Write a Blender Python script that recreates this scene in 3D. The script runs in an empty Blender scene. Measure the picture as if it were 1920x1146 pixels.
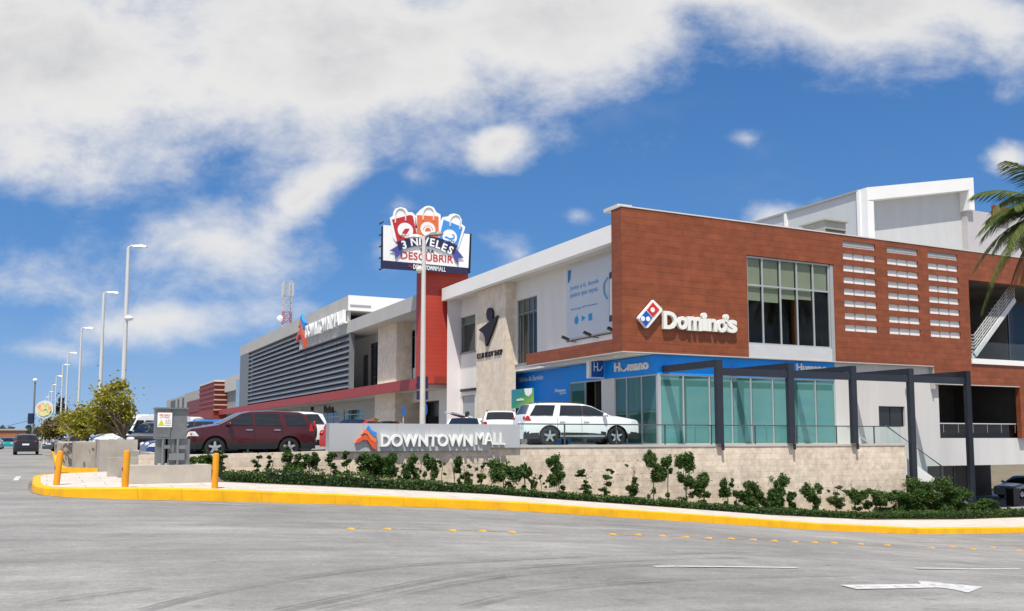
import bpy, bmesh, math, random
from mathutils import Vector, Matrix
R = math.radians
random.seed(7)
scene = bpy.context.scene
COL = scene.collection

# ------------------------------------------------------------------ camera, sun, sky, exposure
ZC = 1.5                      # eye height above the left road
TH = math.atan(865 / 1750)    # the street front runs along +x, the long mall along +y
PITCH = math.atan(159 / 1750)
FPX, SHIFT = 1750.0, 88.0
cam = bpy.data.objects.new('camera', bpy.data.cameras.new('camera'))
COL.objects.link(cam)
cam.data.sensor_width = 36.0
cam.data.lens = FPX / 1920 * 36.0
cam.data.shift_y = SHIFT / 1920
cam.data.clip_start = 0.1
cam.data.clip_end = 6000
cam.location = (0, 0, ZC)
cam.rotation_euler = (math.pi / 2 + PITCH, 0, -TH)
scene.camera = cam

SUN_EL, SUN_AZ = 64.0, 33.0    # sun stands in front of the street facade (towards -y), slightly to -x
sd = bpy.data.lights.new('sun', 'SUN')
sd.energy = 4.4
sd.angle = R(0.55)
sd.color = (1.0, 0.955, 0.865)
sun = bpy.data.objects.new('sun', sd)
COL.objects.link(sun)
sv = Vector((-math.sin(R(SUN_AZ)) * math.cos(R(SUN_EL)), -math.cos(R(SUN_AZ)) * math.cos(R(SUN_EL)), math.sin(R(SUN_EL))))
sun.rotation_euler = sv.to_track_quat('Z', 'Y').to_euler()
sun.location = (0, -40, 90)

scene.view_settings.view_transform = 'Standard'
scene.view_settings.look = 'None'
scene.view_settings.gamma = 1.0
scene.view_settings.use_curve_mapping = False
scene.view_settings.exposure = 0.32
scene.cycles.max_bounces = 6
scene.cycles.transparent_max_bounces = 8

world = bpy.data.worlds.new('World')
scene.world = world
world.use_nodes = True

def build_sky():
    nt = world.node_tree
    N, L = nt.nodes, nt.links
    for n in list(N):
        N.remove(n)
    def math_(op, a, b=None, c=None, clamp=False):
        n = N.new('ShaderNodeMath'); n.operation = op; n.use_clamp = clamp
        for i, v in enumerate((a, b, c)):
            if v is None: continue
            if isinstance(v, (int, float)): n.inputs[i].default_value = v
            else: L.new(v, n.inputs[i])
        return n.outputs[0]
    def vec_(op, a, b=None):
        n = N.new('ShaderNodeVectorMath'); n.operation = op
        for i, v in enumerate((a, b)):
            if v is None: continue
            if isinstance(v, (tuple, list)): n.inputs[i].default_value = v
            else: L.new(v, n.inputs[i])
        return n.outputs['Value'] if op in ('DOT_PRODUCT', 'LENGTH') else n.outputs['Vector']
    def mapr(v, a, b, c=0.0, d=1.0, smooth=True):
        n = N.new('ShaderNodeMapRange'); n.interpolation_type = 'SMOOTHSTEP' if smooth else 'LINEAR'
        L.new(v, n.inputs[0])
        for i, q in enumerate((a, b, c, d)): n.inputs[i + 1].default_value = q
        return n.outputs[0]
    def mixc(f, a, b):
        n = N.new('ShaderNodeMix'); n.data_type = 'RGBA'
        if isinstance(f, (int, float)): n.inputs[0].default_value = f
        else: L.new(f, n.inputs[0])
        for i, v in ((6, a), (7, b)):
            if isinstance(v, tuple): n.inputs[i].default_value = v
            else: L.new(v, n.inputs[i])
        return n.outputs[2]
    def comb(x, y, z):
        n = N.new('ShaderNodeCombineXYZ')
        for i, v in enumerate((x, y, z)):
            if isinstance(v, (int, float)): n.inputs[i].default_value = v
            else: L.new(v, n.inputs[i])
        return n.outputs[0]
    def noise(v, scale, detail, rough, dist=0.0):
        n = N.new('ShaderNodeTexNoise'); n.inputs['Scale'].default_value = scale
        n.inputs['Detail'].default_value = detail; n.inputs['Roughness'].default_value = rough
        n.inputs['Distortion'].default_value = dist
        L.new(v, n.inputs['Vector'])
        return n.outputs[0]
    tc = N.new('ShaderNodeTexCoord')
    d = tc.outputs['Generated']
    sky = N.new('ShaderNodeTexSky')
    sky.sky_type = 'NISHITA'; sky.sun_disc = False
    sky.sun_elevation = R(SUN_EL)
    sky.sun_rotation = R(180 + SUN_AZ)
    sky.air_density = 1.0; sky.dust_density = 0.4; sky.ozone_density = 3.0
    up = vec_('MULTIPLY_ADD' if False else 'MULTIPLY', d, (1.0, 1.0, 0.80))
    up = vec_('ADD', vec_('MAXIMUM', up, (-1.0, -1.0, 0.0)), (0.0, 0.0, 0.17))
    L.new(vec_('NORMALIZE', up), sky.inputs['Vector'])
    hs = N.new('ShaderNodeHueSaturation')
    hs.inputs['Hue'].default_value = 0.503
    hs.inputs['Saturation'].default_value = 1.27
    hs.inputs['Value'].default_value = 0.86
    L.new(sky.outputs[0], hs.inputs['Color'])
    # the vault, unrolled on a plane that faces the street front (fixed to the world)
    fx = vec_('DOT_PRODUCT', d, (math.cos(TH), -math.sin(TH), 0))
    fy = vec_('DOT_PRODUCT', d, (math.sin(TH), math.cos(TH), 0))
    fz = vec_('DOT_PRODUCT', d, (0, 0, 1))
    fyc = math_('MAXIMUM', fy, 0.12)
    u = math_('DIVIDE', fx, fyc); v = math_('DIVIDE', fz, fyc)
    uv1 = comb(u, v, 1.0)
    flat = comb(u, math_('MULTIPLY', v, 1.5), 0.3)
    wob = N.new('ShaderNodeTexNoise'); wob.inputs['Scale'].default_value = 3.2; wob.inputs['Detail'].default_value = 5
    L.new(flat, wob.inputs['Vector'])
    wv = vec_('SUBTRACT', wob.outputs['Color'], (0.5, 0.5, 0.5))
    wv = vec_('MULTIPLY', wv, (0.10, 0.07, 0.0))
    uvw = vec_('ADD', uv1, wv)
    # (px, py, rx, ry, tilt, weight): banks of cloud
    banks = [(60, 110, 600, 250, 4, 1.45), (620, 60, 540, 255, 4, 1.45), (1060, -10, 420, 190, 10, 1.5),
             (1560, -50, 540, 165, -4, 1.4), (1790, 50, 420, 140, -6, 0.85), (300, 260, 300, 80, 8, .75),
             (960, 250, 78, 66, 20, 1.15), (790, 325, 60, 52, 25, .6), (560, 370, 300, 85, 40, .98),
             (430, 450, 270, 140, 12, .86), (300, 580, 300, 60, 5, .80), (130, 500, 330, 120, 0, .60), (700, 475, 80, 52, 15, .62), (740, 390, 90, 60, 30, .5),
             (968, 470, 78, 52, 10, .9), (1105, 390, 62, 28, 0, .62), (1480, 395, 95, 46, 8, .95),
             (1892, 282, 70, 48, 10, 1.15), (1440, 235, 52, 28, 0, .5), (70, 640, 130, 44, 0, .72), (1560, 360, 80, 30, 0, .45)]
    acc = None
    for px, py, rx, ry, tl, w in banks:
        u0, v0 = (px - 960) / FPX, (812 - py) / FPX
        rx, ry = rx / FPX, ry / FPX
        c, s = math.cos(R(tl)), math.sin(R(tl))
        p = vec_('DOT_PRODUCT', uvw, (c / rx, s / rx, -(u0 * c + v0 * s) / rx))
        q = vec_('DOT_PRODUCT', uvw, (-s / ry, c / ry, -(-u0 * s + v0 * c) / ry))
        ln = vec_('LENGTH', comb(p, q, 0.0))
        b = math_('MULTIPLY', mapr(ln, 1.35, 0.0, 0.0, 1.0, False), w)
        acc = b if acc is None else math_('SMOOTH_MAX', acc, b, 0.12)
    front = mapr(fy, 0.10, 0.35)
    acc = math_('MULTIPLY', acc, front)
    acc = math_('ADD', acc, math_('MULTIPLY', math_('SUBTRACT', 1.0, front), 0.62))
    n1 = noise(flat, 9.0, 11.0, 0.62, 0.15)
    n2 = noise(vec_('ADD', flat, (3.1, 1.7, 0.0)), 3.4, 7.0, 0.56)
    raw = math_('ADD', acc, math_('MULTIPLY', math_('SUBTRACT', n1, 0.5), 1.32))
    raw = math_('ADD', raw, math_('MULTIPLY', math_('SUBTRACT', n2, 0.5), 0.55))
    dens = mapr(raw, 0.24, 1.02)
    veil = mapr(n2, 0.58, 0.84, 0.0, 0.16)
    dens = math_('MAXIMUM', dens, veil)
    dens = math_('MULTIPLY', dens, 0.97)
    thick = mapr(raw, 0.75, 1.75)
    grey = math_('MULTIPLY', thick, mapr(n2, 0.36, 0.60, 0.30, 1.0))
    ccol = mixc(grey, (5.05, 4.98, 4.88, 1), (3.2, 3.26, 3.42, 1))
    low = mapr(fz, 0.17, -0.02, 0.0, 0.42)
    blue = mixc(low, hs.outputs[0], (2.9, 3.35, 3.95, 1))
    col = mixc(dens, blue, ccol)
    bg = N.new('ShaderNodeBackground'); bg.inputs['Strength'].default_value = 0.135
    L.new(col, bg.inputs['Color'])
    out = N.new('ShaderNodeOutputWorld')
    L.new(bg.outputs[0], out.inputs[0])
build_sky()

# ------------------------------------------------------------------ survey helpers (points measured on real planes)
_f = Vector((math.sin(TH), math.cos(TH), 0)); _r = Vector((math.cos(TH), -math.sin(TH), 0)); _z = Vector((0, 0, 1))
FW = _f * math.cos(PITCH) + _z * math.sin(PITCH)
UPV = -_f * math.sin(PITCH) + _z * math.cos(PITCH)
EYE = Vector((0, 0, ZC))
def ray(px, py): return FW + _r * ((px - 960) / FPX) + UPV * ((573 + SHIFT - py) / FPX)
def onY(px, py, y): d = ray(px, py); return EYE + d * (y / d.y)
def onX(px, py, x): d = ray(px, py); return EYE + d * (x / d.x)
def onZ(px, py, z): d = ray(px, py); return EYE + d * ((z - ZC) / d.z)
def atD(px, py, D): d = ray(px, py); return EYE + d * (D / d.dot(_f))
def lerp_tab(t, x):
    if x <= t[0][0]: return t[0][1]
    for (a, b), (c, e) in zip(t, t[1:]):
        if x <= c: return b + (e - b) * (x - a) / (c - a)
    return t[-1][1]
GT = [(-1, 0.0), (1, -0.05), (4.2, -0.20), (9, -0.48), (13.6, -0.80), (16, -1.03), (20.8, -1.46), (25.5, -1.90), (30.7, -2.28), (36.5, -2.47), (46, -2.60)]
def g(x): return lerp_tab(GT, x)                     # the street falls away to the right
KT = [(-1, .16), (0.4, .22), (2, .31), (4.2, .31), (9, .27), (30, .25), (37, .22)]
def kh(x): return lerp_tab(KT, x)
LT = [(-2, .30), (1, .40), (5.5, .70), (16, 1.14)]
def hp(x): return lerp_tab(LT, x)                    # car park level
def onG(px, py, f=g):
    d = ray(px, py); lo, hi = 2.0, 400.0
    for _ in range(60):
        m = (lo + hi) / 2; p = EYE + d * m
        if p.z > f(p.x): lo = m
        else: hi = m
    return EYE + d * lo

# ------------------------------------------------------------------ materials
MATS = {}
def nodes(name):
    m = bpy.data.materials.new(name); m.use_nodes = True
    return m, m.node_tree.nodes, m.node_tree.links, m.node_tree.nodes['Principled BSDF']
def add_var(m, N, L, b, c, amt, scale, coord='Object', detail=5.0, mul=None):
    tc = N.new('ShaderNodeTexCoord')
    n = N.new('ShaderNodeTexNoise'); n.inputs['Scale'].default_value = scale; n.inputs['Detail'].default_value = detail
    n.inputs['Roughness'].default_value = .62
    src = tc.outputs[coord]
    if mul:
        mp = N.new('ShaderNodeMapping'); mp.inputs['Scale'].default_value = mul
        L.new(src, mp.inputs[0]); src = mp.outputs[0]
    L.new(src, n.inputs['Vector'])
    r = N.new('ShaderNodeValToRGB')
    r.color_ramp.elements[0].position = .28; r.color_ramp.elements[1].position = .74
    r.color_ramp.elements[0].color = tuple(max(0, q * (1 - amt)) for q in c[:3]) + (1,)
    r.color_ramp.elements[1].color = tuple(min(1, q * (1 + amt)) for q in c[:3]) + (1,)
    L.new(n.outputs[0], r.inputs[0])
    return r.outputs[0], n.outputs[0]
def M(name, c, rough=.6, metal=0.0, amt=.06, scale=1.5, spec=.4, bump=0.0, coat=0.0, mul=None):
    if name in MATS: return MATS[name]
    m, N, L, b = nodes(name)
    b.inputs['Base Color'].default_value = tuple(c) + (1,)
    b.inputs['Roughness'].default_value = rough; b.inputs['Metallic'].default_value = metal
    b.inputs['Specular IOR Level'].default_value = spec
    if coat: b.inputs['Coat Weight'].default_value = coat; b.inputs['Coat Roughness'].default_value = .05
    if amt:
        o, f = add_var(m, N, L, b, c, amt, scale, mul=mul)
        L.new(o, b.inputs['Base Color'])
        if bump:
            bp = N.new('ShaderNodeBump'); bp.inputs['Strength'].default_value = bump; bp.inputs['Distance'].default_value = .02
            L.new(f, bp.inputs['Height']); L.new(bp.outputs[0], b.inputs['Normal'])
    MATS[name] = m
    return m
def wall_vec(N, L):
    tc = N.new('ShaderNodeTexCoord'); sp = N.new('ShaderNodeSeparateXYZ'); L.new(tc.outputs['Object'], sp.inputs[0])
    ad = N.new('ShaderNodeMath'); ad.operation = 'ADD'; L.new(sp.outputs[0], ad.inputs[0]); L.new(sp.outputs[1], ad.inputs[1])
    cb = N.new('ShaderNodeCombineXYZ'); L.new(ad.outputs[0], cb.inputs[0]); L.new(sp.outputs[2], cb.inputs[1])
    return cb.outputs[0], tc.outputs['Object']
def M_brick(name, c1, c2, cm, bw, bh, mortar, rough=.6, amt=.15, nscale=1.2, bump=.3, soft=.1, streak=None, spec=.3, zo=0.0, flat=False):
    if name in MATS: return MATS[name]
    m, N, L, b = nodes(name)
    v, o3 = wall_vec(N, L)
    if flat: v = o3
    if zo:
        sh = N.new('ShaderNodeVectorMath'); sh.operation = 'ADD'; sh.inputs[1].default_value = (0, zo, 0); L.new(v, sh.inputs[0]); v = sh.outputs[0]
    t = N.new('ShaderNodeTexBrick')
    t.inputs['Color1'].default_value = c1 + (1,); t.inputs['Color2'].default_value = c2 + (1,); t.inputs['Mortar'].default_value = cm + (1,)
    t.inputs['Scale'].default_value = 1.0; t.inputs['Brick Width'].default_value = bw; t.inputs['Row Height'].default_value = bh
    t.inputs['Mortar Size'].default_value = mortar; t.inputs['Mortar Smooth'].default_value = soft; t.offset = .37; t.offset_frequency = 2
    L.new(v, t.inputs['Vector'])
    n = N.new('ShaderNodeTexNoise'); n.inputs['Scale'].default_value = nscale; n.inputs['Detail'].default_value = 7; n.inputs['Roughness'].default_value = .65
    src = o3
    if streak:
        mp = N.new('ShaderNodeMapping'); mp.inputs['Scale'].default_value = streak; L.new(o3, mp.inputs[0]); src = mp.outputs[0]
    L.new(src, n.inputs['Vector'])
    mr = N.new('ShaderNodeMapRange'); mr.inputs[1].default_value = .3; mr.inputs[2].default_value = .72
    mr.inputs[3].default_value = 1 - amt; mr.inputs[4].default_value = 1 + amt
    L.new(n.outputs[0], mr.inputs[0])
    mx = N.new('ShaderNodeVectorMath'); mx.operation = 'SCALE'
    L.new(t.outputs[0], mx.inputs[0]); L.new(mr.outputs[0], mx.inputs['Scale'])
    L.new(mx.outputs[0], b.inputs['Base Color'])
    b.inputs['Roughness'].default_value = rough; b.inputs['Specular IOR Level'].default_value = spec
    bp = N.new('ShaderNodeBump'); bp.inputs['Strength'].default_value = bump; bp.inputs['Distance'].default_value = .02; bp.invert = True
    L.new(t.outputs['Fac'], bp.inputs['Height']); L.new(bp.outputs[0], b.inputs['Normal'])
    MATS[name] = m
    return m
def M_leaf(name, c1, c2, scale=1.3, trans=.25):
    if name in MATS: return MATS[name]
    m, N, L, b = nodes(name)
    tc = N.new('ShaderNodeTexCoord'); n = N.new('ShaderNodeTexNoise'); n.inputs['Scale'].default_value = scale; n.inputs['Detail'].default_value = 3
    gm = N.new('ShaderNodeNewGeometry')
    L.new(tc.outputs['Object'], n.inputs['Vector'])
    ad = N.new('ShaderNodeMath'); ad.operation = 'MULTIPLY_ADD'; ad.inputs[1].default_value = .5; 
    L.new(gm.outputs['Random Per Island'], ad.inputs[0]); 
    s2 = N.new('ShaderNodeMath'); s2.operation = 'MULTIPLY_ADD'; s2.inputs[1].default_value = 1.0; s2.inputs[2].default_value = -.25
    L.new(n.outputs[0], s2.inputs[0]); L.new(s2.outputs[0], ad.inputs[2])
    r = N.new('ShaderNodeValToRGB'); r.color_ramp.elements[0].position = .2; r.color_ramp.elements[1].position = .85
    r.color_ramp.elements[0].color = c1 + (1,); r.color_ramp.elements[1].color = c2 + (1,)
    L.new(ad.outputs[0], r.inputs[0]); L.new(r.outputs[0], b.inputs['Base Color'])
    b.inputs['Roughness'].default_value = .55; b.inputs['Specular IOR Level'].default_value = .3
    tr = N.new('ShaderNodeBsdfTranslucent'); L.new(r.outputs[0], tr.inputs[0])
    mx = N.new('ShaderNodeMixShader'); mx.inputs[0].default_value = trans
    L.new(b.outputs[0], mx.inputs[1]); L.new(tr.outputs[0], mx.inputs[2])
    L.new(mx.outputs[0], N['Material Output'].inputs[0])
    MATS[name] = m
    return m
def M_glass(name, tint, gloss=.06, rough=.02):
    if name in MATS: return MATS[name]
    m, N, L, b = nodes(name); N.remove(b)
    t = N.new('ShaderNodeBsdfTransparent'); t.inputs[0].default_value = tint + (1,)
    gl = N.new('ShaderNodeBsdfGlossy'); gl.inputs['Roughness'].default_value = rough
    lw = N.new('ShaderNodeLayerWeight'); pw = N.new('ShaderNodeMath'); pw.operation = 'POWER'; pw.inputs[1].default_value = 5.0
    L.new(lw.outputs['Facing'], pw.inputs[0])
    ad = N.new('ShaderNodeMath'); ad.operation = 'MULTIPLY_ADD'; ad.inputs[1].default_value = .9; ad.inputs[2].default_value = gloss; ad.use_clamp = True
    L.new(pw.outputs[0], ad.inputs[0])
    mx = N.new('ShaderNodeMixShader'); L.new(ad.outputs[0], mx.inputs[0]); L.new(t.outputs[0], mx.inputs[1]); L.new(gl.outputs[0], mx.inputs[2])
    L.new(mx.outputs[0], N['Material Output'].inputs[0])
    MATS[name] = m
    return m
def M_worn(name, c, scale, lo, hi, mul=(1, 1, 1)):     # worn paint or rubber: the road shows through where it is gone
    if name in MATS: return MATS[name]
    m, N, L, b = nodes(name)
    b.inputs['Base Color'].default_value = c + (1,); b.inputs['Roughness'].default_value = .8
    tc = N.new('ShaderNodeTexCoord'); mp = N.new('ShaderNodeMapping'); mp.inputs['Scale'].default_value = mul
    n = N.new('ShaderNodeTexNoise'); n.inputs['Scale'].default_value = scale; n.inputs['Detail'].default_value = 8; n.inputs['Roughness'].default_value = .7
    L.new(tc.outputs['Object'], mp.inputs[0]); L.new(mp.outputs[0], n.inputs['Vector'])
    r = N.new('ShaderNodeMapRange'); r.inputs[1].default_value = lo; r.inputs[2].default_value = hi; L.new(n.outputs[0], r.inputs[0])
    t = N.new('ShaderNodeBsdfTransparent'); mx = N.new('ShaderNodeMixShader')
    L.new(r.outputs[0], mx.inputs[0]); L.new(t.outputs[0], mx.inputs[1]); L.new(b.outputs[0], mx.inputs[2]); L.new(mx.outputs[0], N['Material Output'].inputs[0])
    MATS[name] = m
    return m

def kerb_paint():          # block joints, scuffs and chips down to the concrete
    m = M_brick('kerb_yellow_paint', (.84, .43, .006), (.82, .415, .007), (.52, .29, .02), 1.02, 9.0, .006, .65, .14, 2.0, .4, .3, zo=4.0)
    N, L = m.node_tree.nodes, m.node_tree.links; b = N['Principled BSDF']
    src = b.inputs['Base Color'].links[0].from_socket
    tc = N.new('ShaderNodeTexCoord'); out = src
    for sc, lo, hi, c in ((3.0, .625, .69, (.36, .30, .20, 1)), (.9, .54, .80, (.50, .27, .03, 1)), (9.0, .70, .74, (.12, .09, .05, 1))):
        n = N.new('ShaderNodeTexNoise'); n.inputs['Scale'].default_value = sc; n.inputs['Detail'].default_value = 7; n.inputs['Roughness'].default_value = .7
        L.new(tc.outputs['Object'], n.inputs['Vector'])
        r = N.new('ShaderNodeMapRange'); r.inputs[1].default_value = lo; r.inputs[2].default_value = hi; r.inputs[4].default_value = .8; L.new(n.outputs[0], r.inputs[0])
        mx = N.new('ShaderNodeMix'); mx.data_type = 'RGBA'; L.new(r.outputs[0], mx.inputs[0]); L.new(out, mx.inputs[6]); mx.inputs[7].default_value = c; out = mx.outputs[2]
    L.new(out, b.inputs['Base Color'])
    return m
WOOD = M_brick('wood_panels', (.268, .075, .031), (.226, .063, .027), (.135, .040, .018), 1.30, .305, .010, .5, .20, 1.7, .3, .5, (1, 1, 1.5))
WHITE = M('white_render', (.74, .715, .68), .75, amt=.07, scale=1.3, mul=(1, 1, .12))
WHITE2 = M('bright_white_paint', (.83, .815, .79), .7, amt=.03, scale=.6)
GREYC = M('grey_concrete_paint', (.47, .455, .435), .8, amt=.08, scale=.5)
CONC = M('raw_concrete', (.42, .38, .325), .85, amt=.22, scale=1.3, bump=.2)
SOFF = M('soffit_paint', (.62, .60, .56), .8, amt=.04)
TRAV = M_brick('travertine', (.76, .645, .51), (.70, .59, .465), (.60, .505, .40), 1.2, .6, .006, .6, .16, 2.3, .1, .3)
CORAL = M_brick('coral_stone', (.74, .62, .49), (.67, .56, .445), (.52, .43, .345), .80, .26, .009, .85, .26, 3.2, .35, .8)
RED = M_brick('red_siding', (.46, .058, .038), (.44, .055, .036), (.33, .04, .028), 30, .28, .012, .5, .05, .6, .25, .3)
REDP = M('red_fascia_paint', (.36, .045, .040), .5, amt=.08)
DRED = M('dark_red_cladding', (.27, .042, .030), .55, amt=.1)
LOUV = M('grey_louvre_metal', (.22, .228, .24), .45, .3, amt=.07, scale=.3)
DKGLASS = M('dark_window_glass', (.018, .021, .024), .04, amt=.0, spec=.5)
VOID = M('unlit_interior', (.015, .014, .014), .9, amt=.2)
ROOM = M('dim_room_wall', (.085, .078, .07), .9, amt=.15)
BLIND = M('roller_blind', (.40, .42, .34), .8, amt=.05)
CLEAR = M_glass('clear_glass', (.86, .89, .86), .015)
RAILG = M_glass('rail_glass', (.94, .985, .978), .03)
ALU = M('aluminium_frame', (.55, .56, .57), .4, .5, amt=.03)
BLUEP = M('blue_fascia', (.002, .28, .90), .45, amt=.04)
STEEL = M('navy_grey_steel', (.030, .035, .048), .45, .2, amt=.08)
YEL = M('yellow_paint', (.80, .36, .012), .6, amt=.10, scale=3.0)
YELK = kerb_paint()
LWHT = M('letter_white', (.84, .84, .82), .4, amt=.0)
BLK = M('black_plastic', (.012, .012, .013), .45, amt=.0)
NAVY = M('navy_panel', (.020, .020, .065), .5, amt=.03)
GALV = M('galvanised_steel', (.60, .60, .58), .45, .35, amt=.07, scale=2)

# ------------------------------------------------------------------ mesh builder
class MB:
    def __init__(s): s.v = []; s.f = []; s.m = []; s.cur = 0
    def add(s, vs, fs):
        o = len(s.v); s.v += [tuple(p) for p in vs]
        for f in fs: s.f.append(tuple(o + i for i in f)); s.m.append(s.cur)
        return s
    def box(s, x0, x1, y0, y1, z0, z1):
        x0, x1 = sorted((x0, x1)); y0, y1 = sorted((y0, y1)); z0, z1 = sorted((z0, z1))
        vs = [(x, y, z) for z in (z0, z1) for y in (y0, y1) for x in (x0, x1)]
        return s.add(vs, [(0, 2, 3, 1), (4, 5, 7, 6), (0, 1, 5, 4), (2, 6, 7, 3), (0, 4, 6, 2), (1, 3, 7, 5)])
    def prism(s, pts, off):          # planar polygon extruded by the vector off
        n = len(pts); off = Vector(off); P = [Vector(p) for p in pts]
        nor = Vector((0, 0, 0))
        for i in range(n): nor += P[i].cross(P[(i + 1) % n])
        if nor.dot(off) < 0: P.reverse()
        vs = P + [p + off for p in P]
        fs = [tuple(range(n - 1, -1, -1)), tuple(range(n, 2 * n))] + [(i, (i + 1) % n, n + (i + 1) % n, n + i) for i in range(n)]
        return s.add(vs, fs)
    def quad(s, a, b, c, d): return s.add([a, b, c, d], [(0, 1, 2, 3)])
    def tube(s, pts, r, seg=8, r2=None, cap=True):
        P = [Vector(p) for p in pts]; n = len(P); rings = []
        for i, p in enumerate(P):
            t = (P[min(i + 1, n - 1)] - P[max(i - 1, 0)]).normalized()
            a = t.orthogonal().normalized() if abs(t.z) < .95 else Vector((1, 0, 0))
            a = (a - t * a.dot(t)).normalized(); b = t.cross(a)
            rr = r if r2 is None else r + (r2 - r) * i / (n - 1)
            rings.append([p + (a * math.cos(2 * math.pi * k / seg) + b * math.sin(2 * math.pi * k / seg)) * rr for k in range(seg)])
        # keep neighbouring rings aligned
        for i in range(1, n):
            best = min(range(seg), key=lambda k: (rings[i][k] - rings[i - 1][0]).length); rings[i] = rings[i][best:] + rings[i][:best]
        vs = [q for rg in rings for q in rg]
        fs = [(i * seg + k, i * seg + (k + 1) % seg, (i + 1) * seg + (k + 1) % seg, (i + 1) * seg + k) for i in range(n - 1) for k in range(seg)]
        if cap: fs += [tuple(range(seg - 1, -1, -1)), tuple((n - 1) * seg + k for k in range(seg))]
        return s.add(vs, fs)
    def beam(s, a, b, w, h):         # square bar between two points
        a, b = Vector(a), Vector(b); t = (b - a).normalized()
        sd_ = t.cross(_z); sd_ = sd_.normalized() if sd_.length > 1e-4 else Vector((1, 0, 0)); u = sd_.cross(t)
        c = [(-1, -1), (1, -1), (1, 1), (-1, 1)]
        vs = [p + sd_ * (w / 2 * i) + u * (h / 2 * j) for p in (a, b) for i, j in c]
        return s.add(vs, [(0, 1, 2, 3), (7, 6, 5, 4), (0, 4, 5, 1), (1, 5, 6, 2), (2, 6, 7, 3), (3, 7, 4, 0)])
    def lathe(s, prof, seg=16, axis='z', c=(0, 0, 0)):
        n = len(prof); vs = []
        for r, h in prof:
            for k in range(seg):
                a = 2 * math.pi * k / seg; p = (r * math.cos(a), r * math.sin(a), h)
                if axis == 'y': p = (p[0], p[2], p[1])
                if axis == 'x': p = (p[2], p[0], p[1])
                vs.append((p[0] + c[0], p[1] + c[1], p[2] + c[2]))
        fs = [(i * seg + k, i * seg + (k + 1) % seg, (i + 1) * seg + (k + 1) % seg, (i + 1) * seg + k) for i in range(n - 1) for k in range(seg)]
        return s.add(vs, fs)
    def ball(s, c, rx, ry, rz, seg=12, rg=8):
        prof = [(max(1e-4, math.sin(math.pi * i / rg)), -math.cos(math.pi * i / rg)) for i in range(rg + 1)]
        o = len(s.v); s.lathe(prof, seg)
        for i in range(o, len(s.v)):
            p = s.v[i]; s.v[i] = (c[0] + p[0] * rx, c[1] + p[1] * ry, c[2] + p[2] * rz)
        return s
    def leaf(s, c, size, nrm=None):
        t = Vector((random.gauss(0, 1), random.gauss(0, 1), random.gauss(0, .7))).normalized()
        b = t.cross(Vector((random.gauss(0, 1), random.gauss(0, 1), random.gauss(0, 1)))).normalized()
        c = Vector(c); l = size * random.uniform(.7, 1.3); w = l * random.uniform(.4, .6)
        return s.add([c - t * l * .5, c + b * w * .5, c + t * l * .5, c - b * w * .5], [(0, 1, 2, 3)])
    def mesh(s, name, mats, smooth=False):
        me = bpy.data.meshes.new(name); me.from_pydata(s.v, [], s.f)
        for m in (mats if isinstance(mats, (list, tuple)) else [mats]): me.materials.append(m)
        if any(s.m): me.polygons.foreach_set('material_index', s.m)
        me.update()
        bm = bmesh.new(); bm.from_mesh(me)
        if smooth is not None and not getattr(s, 'keep', False): bmesh.ops.recalc_face_normals(bm, faces=bm.faces)
        bm.to_mesh(me); bm.free()
        if smooth:
            me.polygons.foreach_set('use_smooth', [True] * len(me.polygons))
            if smooth is not True: me.set_sharp_from_angle(angle=R(smooth))
        return me
    def build(s, name, mats, parent=None, smooth=False):
        return obj(name, s.mesh(name, mats, smooth), parent)
def obj(name, me, parent=None):
    o = bpy.data.objects.new(name, me); COL.objects.link(o)
    if parent is not None:
        o.parent = parent
        w = parent.get('_local')
        if not w: o.matrix_parent_inverse = root_matrix(parent).inverted()
    return o
def root_matrix(o):
    m = o.matrix_basis.copy()
    if o.parent: m = root_matrix(o.parent) @ o.matrix_parent_inverse @ m
    return m
def tag(o, label=None, cat=None, group=None, kind=None):
    if label: o['label'] = label
    if cat: o['category'] = cat
    if group: o['group'] = group
    if kind: o['kind'] = kind
    return o
def thing(name, label, cat, loc=(0, 0, 0), rz=0.0, group=None, local=False):
    o = bpy.data.objects.new(name, None); COL.objects.link(o)
    o.location = loc; o.rotation_euler = (0, 0, rz); o.empty_display_size = .3
    tag(o, label, cat, group)
    if local: LOCAL.add(o.name)
    return o
LOCAL = set()
def lobj(name, mb, mats, parent, smooth=False):     # a part given in its thing's own coordinates
    o = bpy.data.objects.new(name, mb.mesh(name, mats, smooth)); COL.objects.link(o); o.parent = parent
    return o
def dup(o, parent=None):
    c = o.copy(); COL.objects.link(c)
    if parent is not None: c.parent = parent
    for ch in list(o.children): dup(ch, c)
    return c
def struct(mb, name, mats, smooth=False): return tag(mb.build(name, mats, None, smooth), kind='structure')

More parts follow.
